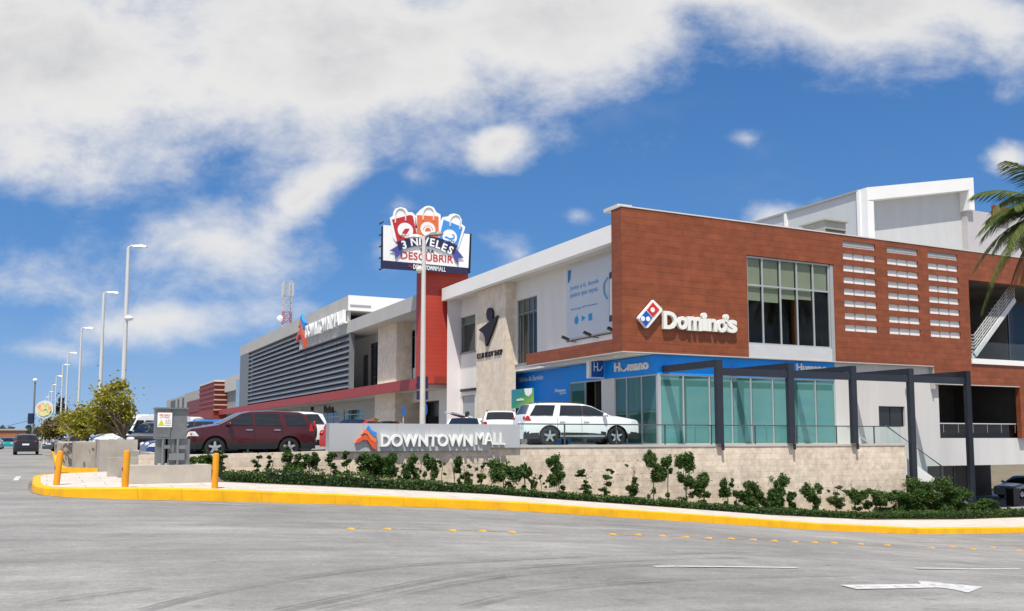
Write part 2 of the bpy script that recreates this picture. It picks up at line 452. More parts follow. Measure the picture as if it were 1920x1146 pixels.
def holed(mb, axis, p0, p1, a0, a1, z0, z1, holes):
    """wall slab between planes p0 (outer) and p1, over [a0,a1]x[z0,z1], with rectangular holes"""
    A = sorted({a0, a1} | {min(max(q, a0), a1) for h in holes for q in h[:2]})
    Z = sorted({z0, z1} | {min(max(q, z0), z1) for h in holes for q in h[2:]})
    def solid(i, j):
        if i < 0 or j < 0 or i >= len(A) - 1 or j >= len(Z) - 1: return False
        ca, cz = (A[i] + A[i + 1]) / 2, (Z[j] + Z[j + 1]) / 2
        return not any(h[0] < ca < h[1] and h[2] < cz < h[3] for h in holes)
    idx = {}
    def V(i, j, k):
        if (i, j, k) not in idx:
            p = (p0, p1)[k]
            idx[(i, j, k)] = len(mb.v); mb.v.append((A[i], p, Z[j]) if axis == 'y' else (p, A[i], Z[j]))
        return idx[(i, j, k)]
    def F(*q): mb.f.append(q); mb.m.append(mb.cur)
    for i in range(len(A) - 1):
        for j in range(len(Z) - 1):
            if not solid(i, j): continue
            F(V(i, j, 0), V(i + 1, j, 0), V(i + 1, j + 1, 0), V(i, j + 1, 0))
            F(V(i, j, 1), V(i, j + 1, 1), V(i + 1, j + 1, 1), V(i + 1, j, 1))
            if not solid(i - 1, j): F(V(i, j, 0), V(i, j + 1, 0), V(i, j + 1, 1), V(i, j, 1))
            if not solid(i + 1, j): F(V(i + 1, j, 0), V(i + 1, j, 1), V(i + 1, j + 1, 1), V(i + 1, j + 1, 0))
            if not solid(i, j - 1): F(V(i, j, 0), V(i, j, 1), V(i + 1, j, 1), V(i + 1, j, 0))
            if not solid(i, j + 1): F(V(i, j + 1, 0), V(i + 1, j + 1, 0), V(i + 1, j + 1, 1), V(i, j + 1, 1))
    return mb
def pane_grid(mb, axis, p, a0, a1, z0, z1, t=.012):
    if axis == 'y': mb.box(a0, a1, p, p + t, z0, z1)
    else: mb.box(p, p + t, a0, a1, z0, z1)
def frame_grid(mb, axis, p0, p1, a0, a1, z0, z1, avs, zvs, w):
    holes = []
    A = [a0] + list(avs) + [a1]; Z = [z0] + list(zvs) + [z1]
    for i in range(len(A) - 1):
        for j in range(len(Z) - 1):
            holes.append((A[i] + (w if i == 0 else w / 2), A[i + 1] - (w if i == len(A) - 2 else w / 2), Z[j] + (w if j == 0 else w / 2), Z[j + 1] - (w if j == len(Z) - 2 else w / 2)))
    return holed(mb, axis, p0, p1, a0, a1, z0, z1, holes)

# ------------------------------------------------------------------ writing
def text_data(s, offset=0.0, res=3, shear=0.0):
    cu = bpy.data.curves.new('txt', 'FONT'); cu.body = s; cu.extrude = .5; cu.offset = offset; cu.resolution_u = res; cu.shear = shear
    ob = bpy.data.objects.new('txt', cu); COL.objects.link(ob)
    dg = bpy.context.evaluated_depsgraph_get()
    me = bpy.data.meshes.new_from_object(ob.evaluated_get(dg))
    vs = [tuple(v.co) for v in me.vertices]; fs = [tuple(p.vertices) for p in me.polygons]
    bpy.data.objects.remove(ob); bpy.data.curves.remove(cu); bpy.data.meshes.remove(me)
    return vs, fs
def text_on(mb, s, org, right, w, h, depth, offset=0.0, up=(0, 0, 1), shear=0.0):
    """letters fitted into w x h, org = lower left on the carrying face, depth = how far they stand off it"""
    vs, fs = text_data(s, offset, shear=shear)
    x0 = min(v[0] for v in vs); x1 = max(v[0] for v in vs); y0 = min(v[1] for v in vs); y1 = max(v[1] for v in vs)
    right = Vector(right).normalized(); up = Vector(up); nrm = right.cross(up); org = Vector(org)
    out = [org + right * ((v[0] - x0) / (x1 - x0) * w) + up * ((v[1] - y0) / (y1 - y0) * h) + nrm * ((v[2] + .5) * depth) for v in vs]
    return mb.add(out, fs)
def polyY(mb, pts, y, th):      # outline on the plane y, standing th proud of it towards the street
    return mb.prism([onY(px, py, y) for px, py in pts], (0, -th, 0))
def polyX(mb, pts, x, th):
    return mb.prism([onX(px, py, x) for px, py in pts], (-th, 0, 0))
def disc(c, right, up, rx, ry, n=24, a0=0, a1=360):
    c, right, up = Vector(c), Vector(right), Vector(up)
    return [c + right * (rx * math.cos(R(a0 + (a1 - a0) * k / n))) + up * (ry * math.sin(R(a0 + (a1 - a0) * k / n))) for k in range(n if a1 - a0 == 360 else n + 1)]

# ------------------------------------------------------------------ terrain, street, pavement
def sheet(name, mat, xs, ys, zf, dz):
    mb = MB(); nx, ny = len(xs), len(ys)
    vs = [(x, y, zf(x) + dz) for y in ys for x in xs]
    fs = [(j * nx + i, j * nx + i + 1, (j + 1) * nx + i + 1, (j + 1) * nx + i) for j in range(ny - 1) for i in range(nx - 1)]
    mb.add(vs, fs); return struct(mb, name, mat)
def asphalt():
    m, N, L, b = nodes('worn_asphalt')
    tc = N.new('ShaderNodeTexCoord')
    def nz(sc, det, mul=(1, 1, 1), rg=.6, rot=0.0):
        mp = N.new('ShaderNodeMapping'); mp.inputs['Scale'].default_value = mul; mp.inputs['Rotation'].default_value = (0, 0, rot)
        L.new(tc.outputs['Object'], mp.inputs[0])
        n = N.new('ShaderNodeTexNoise'); n.inputs['Scale'].default_value = sc; n.inputs['Detail'].default_value = det; n.inputs['Roughness'].default_value = rg
        L.new(mp.outputs[0], n.inputs['Vector']); return n.outputs[0]
    def mr(v, a, b_, c, d):
        n = N.new('ShaderNodeMapRange'); L.new(v, n.inputs[0])
        for i, q in enumerate((a, b_, c, d)): n.inputs[i + 1].default_value = q
        return n.outputs[0]
    def mul(a, b_):
        n = N.new('ShaderNodeMath'); n.operation = 'MULTIPLY'; L.new(a, n.inputs[0]); L.new(b_, n.inputs[1]); return n.outputs[0]
    big = mr(nz(.16, 6, (1, 1, 1)), .3, .7, .78, 1.14)
    lane = mr(nz(.42, 7, (.16, 1.6, 1), rot=R(-4)), .35, .7, .80, 1.08)
    pat = mr(nz(1.5, 9, (.5, 1, 1), .75), .34, .70, .74, 1.13)
    fine = mr(nz(34, 5, rg=.85), .3, .7, .74, 1.22)
    spots = mul(mr(nz(2.2, 4), .63, .80, 1.0, .58), mr(nz(11, 6, rg=.85), .32, .66, .80, 1.12))
    f = mul(mul(mul(big, lane), mul(pat, fine)), spots)
    vo = N.new('ShaderNodeTexVoronoi'); vo.feature = 'DISTANCE_TO_EDGE'; vo.inputs['Scale'].default_value = .22
    w = N.new('ShaderNodeTexNoise'); w.inputs['Scale'].default_value = 1.4; w.inputs['Detail'].default_value = 6; L.new(tc.outputs['Object'], w.inputs['Vector'])
    av = N.new('ShaderNodeVectorMath'); av.operation = 'MULTIPLY_ADD'; av.inputs[1].default_value = (1.6, 1.6, 0); L.new(w.outputs['Color'], av.inputs[0]); L.new(tc.outputs['Object'], av.inputs[2])
    L.new(av.outputs[0], vo.inputs['Vector'])
    f = mul(f, mr(vo.outputs['Distance'], 0.0, .006, .88, 1.0))
    sc = N.new('ShaderNodeVectorMath'); sc.operation = 'SCALE'; sc.inputs[0].default_value = (.325, .312, .292); L.new(f, sc.inputs['Scale'])
    L.new(sc.outputs[0], b.inputs['Base Color'])
    b.inputs['Roughness'].default_value = .82; b.inputs['Specular IOR Level'].default_value = .3
    bp = N.new('ShaderNodeBump'); bp.inputs['Strength'].default_value = .35; bp.inputs['Distance'].default_value = .01
    L.new(nz(70, 3, rg=.8), bp.inputs['Height']); L.new(bp.outputs[0], b.inputs['Normal'])
    return m
ASPH = asphalt()
PAVE = M_brick('pale_pavement', (.56, .50, .44), (.53, .475, .415), (.30, .265, .23), 1.5, 1.5, .012, .85, .16, 1.6, .3, .2, flat=True)
EARTH = M('dry_earth', (.17, .14, .085), .95, amt=.3, scale=.6)
xs = [-900, -300, -80, -30, -10, -3, -1, 1, 2.5, 4.3, 8, 12.85, 16, 19.8, 25, 30.2, 36.5, 41, 46, 80, 300, 900]
sheet('ground', EARTH, xs, [-600, -100, -30, 0, 26, 60, 140, 400, 1500], g, -.06)
sheet('road', ASPH, [x for x in xs if -80 <= x <= 300], [-40, -20, -10, 0, 6, 12, 18, 22, 26.3], g, 0.0)
sheet('avenue', ASPH, [-13, -10, -3, -1, 1, 2.5], [26.3, 40, 80, 160, 420], g, 0.0)
sheet('driveway', M('driveway_concrete', (.34, .32, .30), .85, amt=.12), [41.6, 46, 58, 80], [26.3, 30, 40, 48], g, 0.002)
LOTM = M('lot_asphalt', (.24, .232, .22), .85, amt=.12)
sheet('parking_lot', LOTM, [3.2, 5.5, 9, 12.5, 16, 20, 26], [32.25, 42], hp, 0.0)
sheet('parking_lot', LOTM, [2.3, 3.2, 5.5, 9, 12.5, 16, 20, 26], [42.3, 70, 110, 160], hp, 0.0)
sheet('terrace', PAVE, [16.4, 26, 38.2], [32.2, 36.1], lambda x: 1.14, 0.012)

def dens(pts, step=1.2):
    out = []
    for a, b in zip(pts, pts[1:]):
        a, b = Vector(a), Vector(b); n = max(1, int((b - a).length / step))
        out += [a + (b - a) * (k / n) for k in range(n)]
    return out + [Vector(pts[-1])]
KP = dens([(43.5, 26.6), (41.0, 26.15), (38, 26.0), (30, 26.0), (20, 26.0), (10, 26.0), (4, 26.0), (2.2, 26.05), (1.1, 26.35), (.42, 26.95), (-.05, 27.8), (-.28, 29.0), (-.38, 31), (-.42, 36), (-.2, 37.2), (.3, 38)], .7)
mb = MB(); n = len(KP); prof = []
for i, p in enumerate(KP):
    t = (KP[min(i + 1, n - 1)] - KP[max(0, i - 1)]).normalized(); nin = Vector((t.y, -t.x))
    h = kh(p.x); z = g(p.x); q = p + nin * .22
    prof.append([(p.x - nin.x * .02, p.y - nin.y * .02, z - .05), (p.x, p.y, z + h - .03), (p.x + nin.x * .03, p.y + nin.y * .03, z + h + .008), (q.x, q.y, g(q.x) + kh(q.x) + .008), (q.x, q.y, z - .05)])
for i in range(n - 1):
    for k in range(4):
        mb.quad(prof[i][k], prof[i + 1][k], prof[i + 1][k + 1], prof[i][k + 1])
KERB_PAINT = YELK
struct(mb, 'kerb', KERB_PAINT)
def walkz(x, y): return g(x) + kh(x) + .04 * max(0, min(y, 28.8) - 26.2) * min(1, max(0, (x - 1.5) / 2.5))
bm = bmesh.new()
inner = dens([(.3, 38), (2.0, 38), (2.0, 33.0), (2.0, 31.9), (4.6, 31.9), (4.6, 28.85), (10, 28.8), (20, 28.8), (30, 28.8), (38, 28.8), (41.5, 28.85), (43.2, 28.9), (43.5, 26.6)], .7)
ring = [p + (Vector(((KP[min(i + 1, n - 1)] - KP[max(0, i - 1)]).normalized().y, -(KP[min(i + 1, n - 1)] - KP[max(0, i - 1)]).normalized().x))) * .1 for i, p in enumerate(KP)] + inner[:-1]
vs = [bm.verts.new((p.x, p.y, walkz(p.x, p.y))) for p in ring]
es = [bm.edges.new((vs[i], vs[(i + 1) % len(vs)])) for i in range(len(vs))]
bmesh.ops.triangle_fill(bm, use_beauty=True, edges=es)
me = bpy.data.meshes.new('pavement'); bm.to_mesh(me); bm.free(); me.materials.append(PAVE)
tag(obj('pavement', me), kind='structure')
# soil of the planting bed, climbing slightly to the wall
mb = MB(); bx = [4.55, 6, 8, 10, 12.85, 16, 19.8, 25, 30.2, 36.5, 41, 43.4]
def bedz(x, y): return g(x) + kh(x) + .115 + .04 * (y - 28.8)
rows = [28.8, 29.8, 31, 32.3]
for j in range(3):
    for i in range(len(bx) - 1):
        a, b = bx[i], bx[i + 1]; c, d = rows[j], rows[j + 1]
        mb.quad((a, c, bedz(a, c)), (b, c, bedz(b, c)), (b, d, bedz(b, d)), (a, d, bedz(a, d)))
struct(mb, 'planting_bed', EARTH)
# grime along the foot of the kerb
mb = MB(); GRIME = M_worn('gutter_grime', (.10, .09, .075), 2.2, .38, .85, (.4, 1, 1))
for i in range(n - 1):
    a, b = KP[i], KP[i + 1]; t = (b - a).normalized(); o = Vector((-t.y, t.x)) * random.uniform(.16, .2)
    mb.quad((a.x, a.y, g(a.x) + .003), (a.x + o.x, a.y + o.y, g(a.x) + .003), (b.x + o.x, b.y + o.y, g(b.x) + .003), (b.x, b.y, g(b.x) + .003))
struct(mb, 'gutter', GRIME)
# second kerb where the car park entrance meets the avenue
mb = MB()
P2 = dens([(2.2, 43.2), (1.2, 43.6), (.55, 44.6), (.4, 47), (.35, 60), (.3, 110)], 1.5)
for a, b in zip(P2, P2[1:]):
    t = (b - a).normalized(); w = Vector((t.y, -t.x)) * .25
    mb.quad((a.x - .01, a.y, 0), (b.x - .01, b.y, 0), (b.x, b.y, .2), (a.x, a.y, .2))
    mb.quad((a.x, a.y, .2), (b.x, b.y, .2), (b.x + w.x, b.y + w.y, .2), (a.x + w.x, a.y + w.y, .2))
struct(mb, 'entrance_kerb', YELK)

# painted markings, worn
PAINT = M_worn('worn_white_paint', (.55, .545, .53), 7, .24, .50)
OCHRE = M_worn('worn_ochre_paint', (.42, .27, .10), 5, .42, .66)
TYRE = M_worn('tyre_rubber', (.13, .128, .124), 1.2, .34, 1.2, (.5, .5, 1))
def road_poly(name, pix, mat, dz=.006):
    mb = MB(); P = [onG(*p) for p in pix]
    vs = [(p.x, p.y, g(p.x) + dz) for p in P]; mb.add(vs, [tuple(range(len(vs)))])
    return struct(mb, name, mat)
def road_strip(name, pts, w, mat, dz):
    mb = MB(); pts = dens([tuple(p) for p in pts], .5); n = len(pts); L_ = []
    for i, p in enumerate(pts):
        t = (pts[min(i + 1, n - 1)] - pts[max(0, i - 1)]).normalized(); s = Vector((-t.y, t.x)) * w / 2
        L_.append((p - s, p + s))
    for (a, b), (c, d) in zip(L_, L_[1:]):
        mb.quad(*[(q.x, q.y, g(q.x) + dz) for q in (a, c, d, b)])
    return struct(mb, name, mat)
def P2d(px, py): p = onG(px, py); return (p.x, p.y)
road_strip('lane_line', [P2d(1226, 1062.5), P2d(1494, 1065)], .13, PAINT, .006)
road_strip('lane_line', [P2d(1718, 1066), P2d(1914, 1067)], .13, PAINT, .006)
road_poly('turn_arrow', [(1575, 1097.5), (1606, 1105.5), (1760, 1102.5), (1782, 1105), (1815, 1112), (1843, 1101), (1738, 1091), (1720, 1090.5), (1727, 1095.5)], PAINT)
road_strip('lane_edge_line', [P2d(640, 991), P2d(960, 997), P2d(1320, 1008), P2d(1620, 1020), P2d(1910, 1031)], .16, OCHRE, .005)
road_strip('gutter_paint', [P2d(380, 944), P2d(470, 947.5)], .10, PAINT, .006)
for k, path in enumerate([[(260, 1150), (450, 1105), (700, 1068), (960, 1051), (1250, 1040), (1420, 1036)],
                          [(520, 1150), (760, 1100), (960, 1068), (1200, 1052), (1400, 1046)],
                          [(600, 1150), (800, 1108), (980, 1079), (1240, 1058)],
                          [(40, 1140), (150, 1122), (290, 1104)],
                          [(870, 1142), (1040, 1108), (1300, 1088), (1600, 1080)]]):
    P = [P2d(*p) for p in path]
    Q = []
    for i in range(len(P) - 1):       # Catmull-Rom through the measured points
        p0, p1, p2, p3 = [Vector(P[min(max(i + j, 0), len(P) - 1)]) for j in (-1, 0, 1, 2)]
        for s in range(6):
            t = s / 6; Q.append(.5 * ((2 * p1) + (p2 - p0) * t + (2 * p0 - 5 * p1 + 4 * p2 - p3) * t * t + (3 * p1 - p0 - 3 * p2 + p3) * t ** 3))
    road_strip('tyre_mark', Q + [Vector(P[-1])], .13, TYRE, .004); road_strip('tyre_mark', [q + Vector((0, .17)) for q in Q], .05, TYRE, .0045)
mb = MB(); p = onG(45, 897); mb.box(p.x - .3, p.x - .12, p.y - 2.2, p.y + 1.5, .003, .012); struct(mb, 'edge_marking', PAINT)

# road studs
spx = [(658, 993), (727, 993), (849, 996), (905, 997), (960, 999), (1148, 1003), (1196, 1004), (1242, 1006), (1286, 1008), (1329, 1010), (1371, 1011), (1413, 1013), (1452, 1015), (1490, 1017), (1528, 1018), (1564, 1019), (1614, 1021), (1664, 1023), (1747, 1028), (1786, 1026), (1825, 1030), (1862, 1027), (1910, 1033)]
mb = MB()
mb.add([(-.07, -.06, 0), (.07, -.06, 0), (.07, .06, 0), (-.07, .06, 0), (-.04, -.03, .03), (.04, -.03, .03), (.04, .03, .03), (-.04, .03, .03)],
       [(0, 1, 5, 4), (1, 2, 6, 5), (2, 3, 7, 6), (3, 0, 4, 7), (4, 5, 6, 7)])
stud = bpy.data.objects.new('road_stud', mb.mesh('road_stud', M('stud_ochre', (.62, .31, .05), .6, amt=.2, scale=9))); COL.objects.link(stud)
tag(stud, 'small yellow road stud set in the grey asphalt along the kerb lane', 'road stud', 'yellow road studs in a line across the street')
for i, q in enumerate(spx):
    o = stud if i == 0 else dup(stud)
    p = onG(*q); o.location = (p.x, p.y, g(p.x) + .004); o.rotation_euler = (0, math.atan(.077), 0)

# ------------------------------------------------------------------ corner building (wood clad)
C0 = atD(1166, 520, 42.0); xD, yD = C0.x, C0.y
zT = onY(1166.5, 387.5, yD).z; z0 = onY(1167, 658, yD).z
xE = 60.0
corner = thing('corner_building', 'corner building clad in red-brown wood panels with a white rooftop hall', 'building', (xD, yD, g(xD)))
X = lambda px, py: onY(px, py, yD).x
Z = lambda px, py: onY(px, py, yD).z
wx0, wx1, wz1 = X(1402, 560), X(1565, 560), Z(1402, 478)
vents = []
for l, r_, yref in ((1581, 1642, 540), (1664, 1722, 545), (1741, 1797, 555)):
    xa, xb = X(l + 1.5, yref), X(r_ + 1.5, yref)
    for py in (460.5, 483, 505.3, 527.2, 548.8, 570.7, 594, 616):
        zc = Z(1610, py); vents.append((xa, xb, zc - .17, zc + .17))
xs_ = X(1752, 690); xb0, xb1 = X(1761, 770), X(1914, 770)
zb1, zb0 = Z(1840, 722), Z(1840, 821)
tx0, tz1, tz0 = X(1819, 600), Z(1819, 525), Z(1822, 672)
holes = [(xD - 1, xs_, zb0 - 9, z0), (xs_ - .5, xb1, zb0 - 9, zb1), (wx0, wx1, z0 - .5, wz1), (tx0, 57, tz0, tz1)] + vents
mb = MB(); holed(mb, 'y', yD, yD + .28, xD, xE, zb0, zT, holes)
yF = onX(1147, 520, xD).y                      # the fin's far edge
mb.box(xD, xD + .5, yD + .28, yF, z0, zT)
yC1 = onX(987, 676, xD).y                      # end of the clad canopy
zC1 = onX(987, 664, xD).z
mb.box(xD, xD + .35, yF, yC1, z0, zC1)
mb.build('wood_cladding', WOOD, corner)
mb = MB(); mb.box(xD - .03, xE, yD - .03, yD + .31, zT, zT + .06); mb.box(xD - .03, xD + .53, yD + .31, yF + .02, zT, zT + .06)
mb.box(xD + .05, X(1193, 383), yD + .35, yD + 1.6, zT + .06, zT + .22)
mb.build('coping', M('pale_coping', (.62, .60, .57), .6), corner)
mb = MB(); mb.box(xD, xs_ - .02, yD + .0, yD + .28, z0 - .05, z0 - .004); mb.box(xs_ - .02, xs_ + .05, yD + .02, yD + .28, zb1 - .3, z0 - .004)
mb.box(xD, xD + .5, yD + .28, yC1, z0 - .05, z0 - .004); mb.box(xs_, xb1 + .03, yD + .0, yD + .28, zb1 - .05, zb1 - .004); mb.build('edge_trim', M('trim_grey', (.5, .47, .44), .5), corner)
xW, xC = 24.3, 23.64
yc0, yc1 = onX(948, 650, xC).y, onX(893.5, 650, xC).y
yB1 = onX(966, 720, onY(1233, 690, yD + .34).x).y
xG, yG = onY(1233, 690, yD + .34).x, yD + .34
mb = MB(); mb.box(xD + .36, xG + 1.2, yD + .3, yC1 - .02, z0 - .02, z0 + .05); mb.box(xW + .31, xG + .4, yC1, yB1 + .6, z0 - .05, z0 + .02); mb.build('soffit', SOFF, corner)
mb = MB()
for k in range(4): mb.lathe([(.16, 0), (.16, .03), (.12, .03), (.12, 0)], 14, 'z', (xD + 1.1, yD + 2.2 + k * 3.4, z0 - .05))
mb.build('downlight', LWHT, corner)
mb = MB(); mb.box(xD + .36, xD + 1.6, yF, yC1 - .02, z0 + .06, zC1 - .03); mb.build('canopy_deck', M('canopy_top', (.42, .40, .38), .8), corner)
# vents
for i, (a, b, c, d) in enumerate(vents):
    mb = MB(); h = MB()
    mb.box(a - .02, b + .02, yD + .085, yD + .24, c - .02, d + .02)
    w = (b - a) / 3
    mb.cur = 1
    for k in (1, 2): mb.box(a + w * k - .03, a + w * k + .03, yD + .05, yD + .085, c, d)
    mb.cur = 0
    if i % 8 == 0:
        mb.cur = 1
        for k in range(3): mb.box(a + w * k + .05, a + w * (k + 1) - .05, yD + .06, yD + .085, c + .1, d)
    mb.build('vent_opening', [WHITE2, M('grey_vent_panel', (.36, .37, .37), .7)], corner)
# big window
wzb = Z(1480, 649)
fr = MB(); avs = [wx0 + (wx1 - wx0) * q for q in (.185, .375, .565, .765)]; zt = Z(1480, 540)
frame_grid(fr, 'y', yD + .10, yD + .17, wx0 + .02, wx1 - .24, wzb, wz1 - .02, [wx0 + (wx1 - wx0 - .26) * q for q in (.19, .40, .60, .80)], [zt], .085)
f = fr.build('window', ALU, corner)
mb = MB(); mb.box(wx0 + .06, wx1 - .28, yD + .13, yD + .14, wzb + .04, wz1 - .06); mb.build('pane', CLEAR, f)
mb = MB(); zz = (zt - .75, zt - .78, zt - .55, zt - .50, zt + .06)
xw = [wx0 + (wx1 - wx0 - .26) * q for q in (.0, .19, .40, .60, .80, 1.0)]
for k in range(5): mb.box(xw[k] + .07, xw[k + 1] - .07, yD + .22, yD + .235, zz[k], wz1 - .05 if k != 4 else wz1 - .1)
mb.build('blind', BLIND, f)
mb = MB(); mb.box(wx0 + .02, wx1 - .24, yD + .04, yD + .26, z0, wzb - .004); mb.build('spandrel_panel', M('spandrel_white', (.56, .56, .57), .5), corner)
mb = MB(); mb.box(wx1 - .22, wx1 - .004, yD + .05, yD + .27, z0, wz1 - .03); mb.build('window_jamb', M('jamb_grey', (.36, .37, .38), .5), corner)
mb = MB(); mb.box(wx0 - .6, wx1 + .5, yD + 4.5, yD + 4.6, wzb - .4, wz1 + .3); mb.box(wx0 - .7, wx0 - .6, yD + .3, yD + 4.6, wzb - .4, wz1 + .3)
mb.box(wx1 + .5, wx1 + .6, yD + .3, yD + 4.6, wzb - .4, wz1 + .3); mb.box(wx0 - .6, wx1 + .5, yD + .3, yD + 4.6, wzb - .5, wzb - .4)
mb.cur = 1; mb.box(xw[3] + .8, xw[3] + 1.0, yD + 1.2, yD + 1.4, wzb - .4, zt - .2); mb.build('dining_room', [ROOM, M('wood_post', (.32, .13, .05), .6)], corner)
# ceiling over that room is the roof slab; solid core behind the cladding
zR = zT - .45
mb = MB(); mb.box(xD + .5, xE, yD + .29, yD + 24, zR - .3, zR); mb.build('roof', M('roof_membrane', (.42, .42, .41), .9), corner)
# terrace opening with the open stair inside
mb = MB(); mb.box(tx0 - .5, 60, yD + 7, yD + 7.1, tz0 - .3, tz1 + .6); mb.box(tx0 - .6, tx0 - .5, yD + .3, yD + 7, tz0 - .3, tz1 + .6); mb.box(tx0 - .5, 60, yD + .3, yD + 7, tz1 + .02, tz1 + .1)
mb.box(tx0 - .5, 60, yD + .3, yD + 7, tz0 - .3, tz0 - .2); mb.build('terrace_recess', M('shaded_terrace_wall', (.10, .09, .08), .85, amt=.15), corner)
mb = MB(); mb.box(tx0 - .06, 57, yD - .08, yD + .3, tz0 - .30, tz0 - .004); mb.build('terrace_sill', WHITE2, corner)
a = Vector((X(1850, 650), yD + 1.3, tz0 + .75)); b = Vector((X(1925, 560), yD + 1.3, tz0 + 4.2)); dd = b - a
mb = MB(); mb.beam(a + Vector((-.0, -.5, -.45)), b + Vector((0, -.5, -.45)), .12, .30); mb.box(a.x - 1.1, a.x + .05, yD + .8, yD + 1.9, tz0 + .12, tz0 + .40)
for k in range(15):
    p = a + dd * (k / 14); mb.box(p.x - .17, p.x + .17, yD + .8, yD + 1.85, p.z - .45, p.z - .39)
mb.build('terrace_stair', M('stair_white', (.62, .62, .61), .6), corner)
mb = MB()
for k in range(6):
    o = Vector((0, -.52, -.25 + k * .19)); mb.tube([a + o, b + o], .026, 6); mb.tube([Vector((a.x - 1.1, a.y - .52, tz0 + .5 + k * .19)), a + o], .026, 6)
for k in range(6):
    p = a + dd * (k / 5); mb.tube([p + Vector((0, -.52, -.45)), p + Vector((0, -.52, .74))], .02, 6)
for k in (0, 1): mb.tube([(a.x - 1.1 * k, a.y - .52, tz0 - .1), (a.x - 1.1 * k, a.y - .52, tz0 + 1.45)], .02, 6)
mb.build('stair_railing', GALV, corner)
mb = MB(); mb.box(tx0 + .02, 57, yD + .14, yD + .155, tz0, tz0 + 1.0); mb.build('terrace_glass', RAILG, corner)
mb = MB(); mb.box(onY(1893, 650, yD + 2.6).x, 57, yD + 2.6, yD + 2.7, tz0 - .2, tz1 - .6); mb.build('terrace_shopfront', M('blue_tinted_glass', (.05, .10, .16), .04, spec=.8, amt=0), corner)

# white ground-floor wall with window and balcony
yW = yD + .30
xg2 = onY(1567, 760, yW).x; zgc = onY(1850, 872, yW).z; xs2 = onY(1738, 860, yW).x
sw = (onY(1648, 780, yW).x, onY(1697, 780, yW).x, onY(1670, 800, yW).z, onY(1670, 762, yW).z)
bal = (onY(1761, 770, yW).x, onY(1913, 770, yW).x, onY(1840, 821.5, yW).z, z0 + 2)
mb = MB(); holed(mb, 'y', yW, yW + .25, xg2 + .02, xE, -2.7, z0 + .3, [sw, (bal[0], bal[1], bal[2], zb1 - .02), (bal[0] - .3, bal[1] + .3, zb1 + .1, z0 + 2), (xs2, xE + 1, -4, zgc), (xs_ + .4, 60, zb1 + .1, z0 + 2), (bal[1] + .1, 60, bal[2] + .3, z0 + 2)])
mb.build('ground_floor_wall', M('greyish_white_render', (.60, .585, .57), .75, amt=.08, scale=1.1, mul=(1, 1, .15)), corner)
mb = MB(); frame_grid(mb, 'y', yW + .12, yW + .17, sw[0], sw[1], sw[2], sw[3], [(sw[0] + sw[1]) / 2], [], .05); f = mb.build('window', BLK, corner)
mb = MB(); mb.box(sw[0] + .03, sw[1] - .03, yW + .14, yW + .15, sw[2] + .03, sw[3] - .03); mb.build('pane', DKGLASS, f)
mb = MB(); mb.box(bal[0] - .1, bal[1] + .1, yW + 4.5, yW + 4.6, bal[2] - .4, z0 + .2); mb.box(bal[0] - .2, bal[0] - .1, yW + .25, yW + 4.6, bal[2] - .4, z0 + .2)
mb.box(bal[0], bal[1], yW + .25, yW + 4.5, bal[2] - .45, bal[2] - .35); mb.box(bal[1] + .1, bal[1] + .2, yW + .25, yW + 4.6, bal[2] - .4, z0 + .2); mb.box(bal[0] - .1, bal[1] + .1, yW + .25, yW + 4.6, z0 + .2, z0 + .3)
mb.cur = 1; mb.box(bal[0] + 1, bal[1] - 1, yW + 2.2, yW + 2.8, bal[2] - .35, bal[2] + .55)
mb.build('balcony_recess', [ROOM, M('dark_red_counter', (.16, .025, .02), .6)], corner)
zrl = onY(1840, 795, yW + .1).z
mb = MB(); mb.tube([(bal[0], yW + .1, zrl), (bal[1], yW + .1, zrl)], .035, 8)
for k in range(6): xk = bal[0] + .4 + k * (bal[1] - bal[0] - .8) / 5; mb.tube([(xk, yW + .1, bal[2] + .3), (xk, yW + .1, zrl)], .015, 6)
mb.build('balcony_rail', GALV, corner)
mb = MB(); mb.box(bal[0] + .02, bal[1] - .02, yW + .09, yW + .105, bal[2], zrl - .03); mb.build('balcony_glass', M_glass('smoked_rail_glass', (.45, .42, .42), .05), corner)
# undercroft
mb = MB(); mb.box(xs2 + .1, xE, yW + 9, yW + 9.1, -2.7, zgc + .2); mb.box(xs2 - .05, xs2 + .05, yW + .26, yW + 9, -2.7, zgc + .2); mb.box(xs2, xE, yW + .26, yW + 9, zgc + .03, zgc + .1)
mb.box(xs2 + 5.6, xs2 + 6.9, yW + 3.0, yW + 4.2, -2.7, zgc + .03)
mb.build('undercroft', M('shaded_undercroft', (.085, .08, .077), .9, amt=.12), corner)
mb = MB(); q = [xs2 + .3 + 1.25 * k for k in range(1, 4)]; frame_grid(mb, 'y', yW + 2.4, yW + 2.5, xs2 + .1, xs2 + 5.2, -2.62, zgc, q, [], .09); f = mb.build('undercroft_shopfront', M('dark_frame', (.10, .10, .105), .5), corner)
mb = MB(); mb.box(xs2 + .15, xs2 + 5.1, yW + 2.44, yW + 2.455, -2.6, zgc - .05); mb.build('pane', DKGLASS, f)

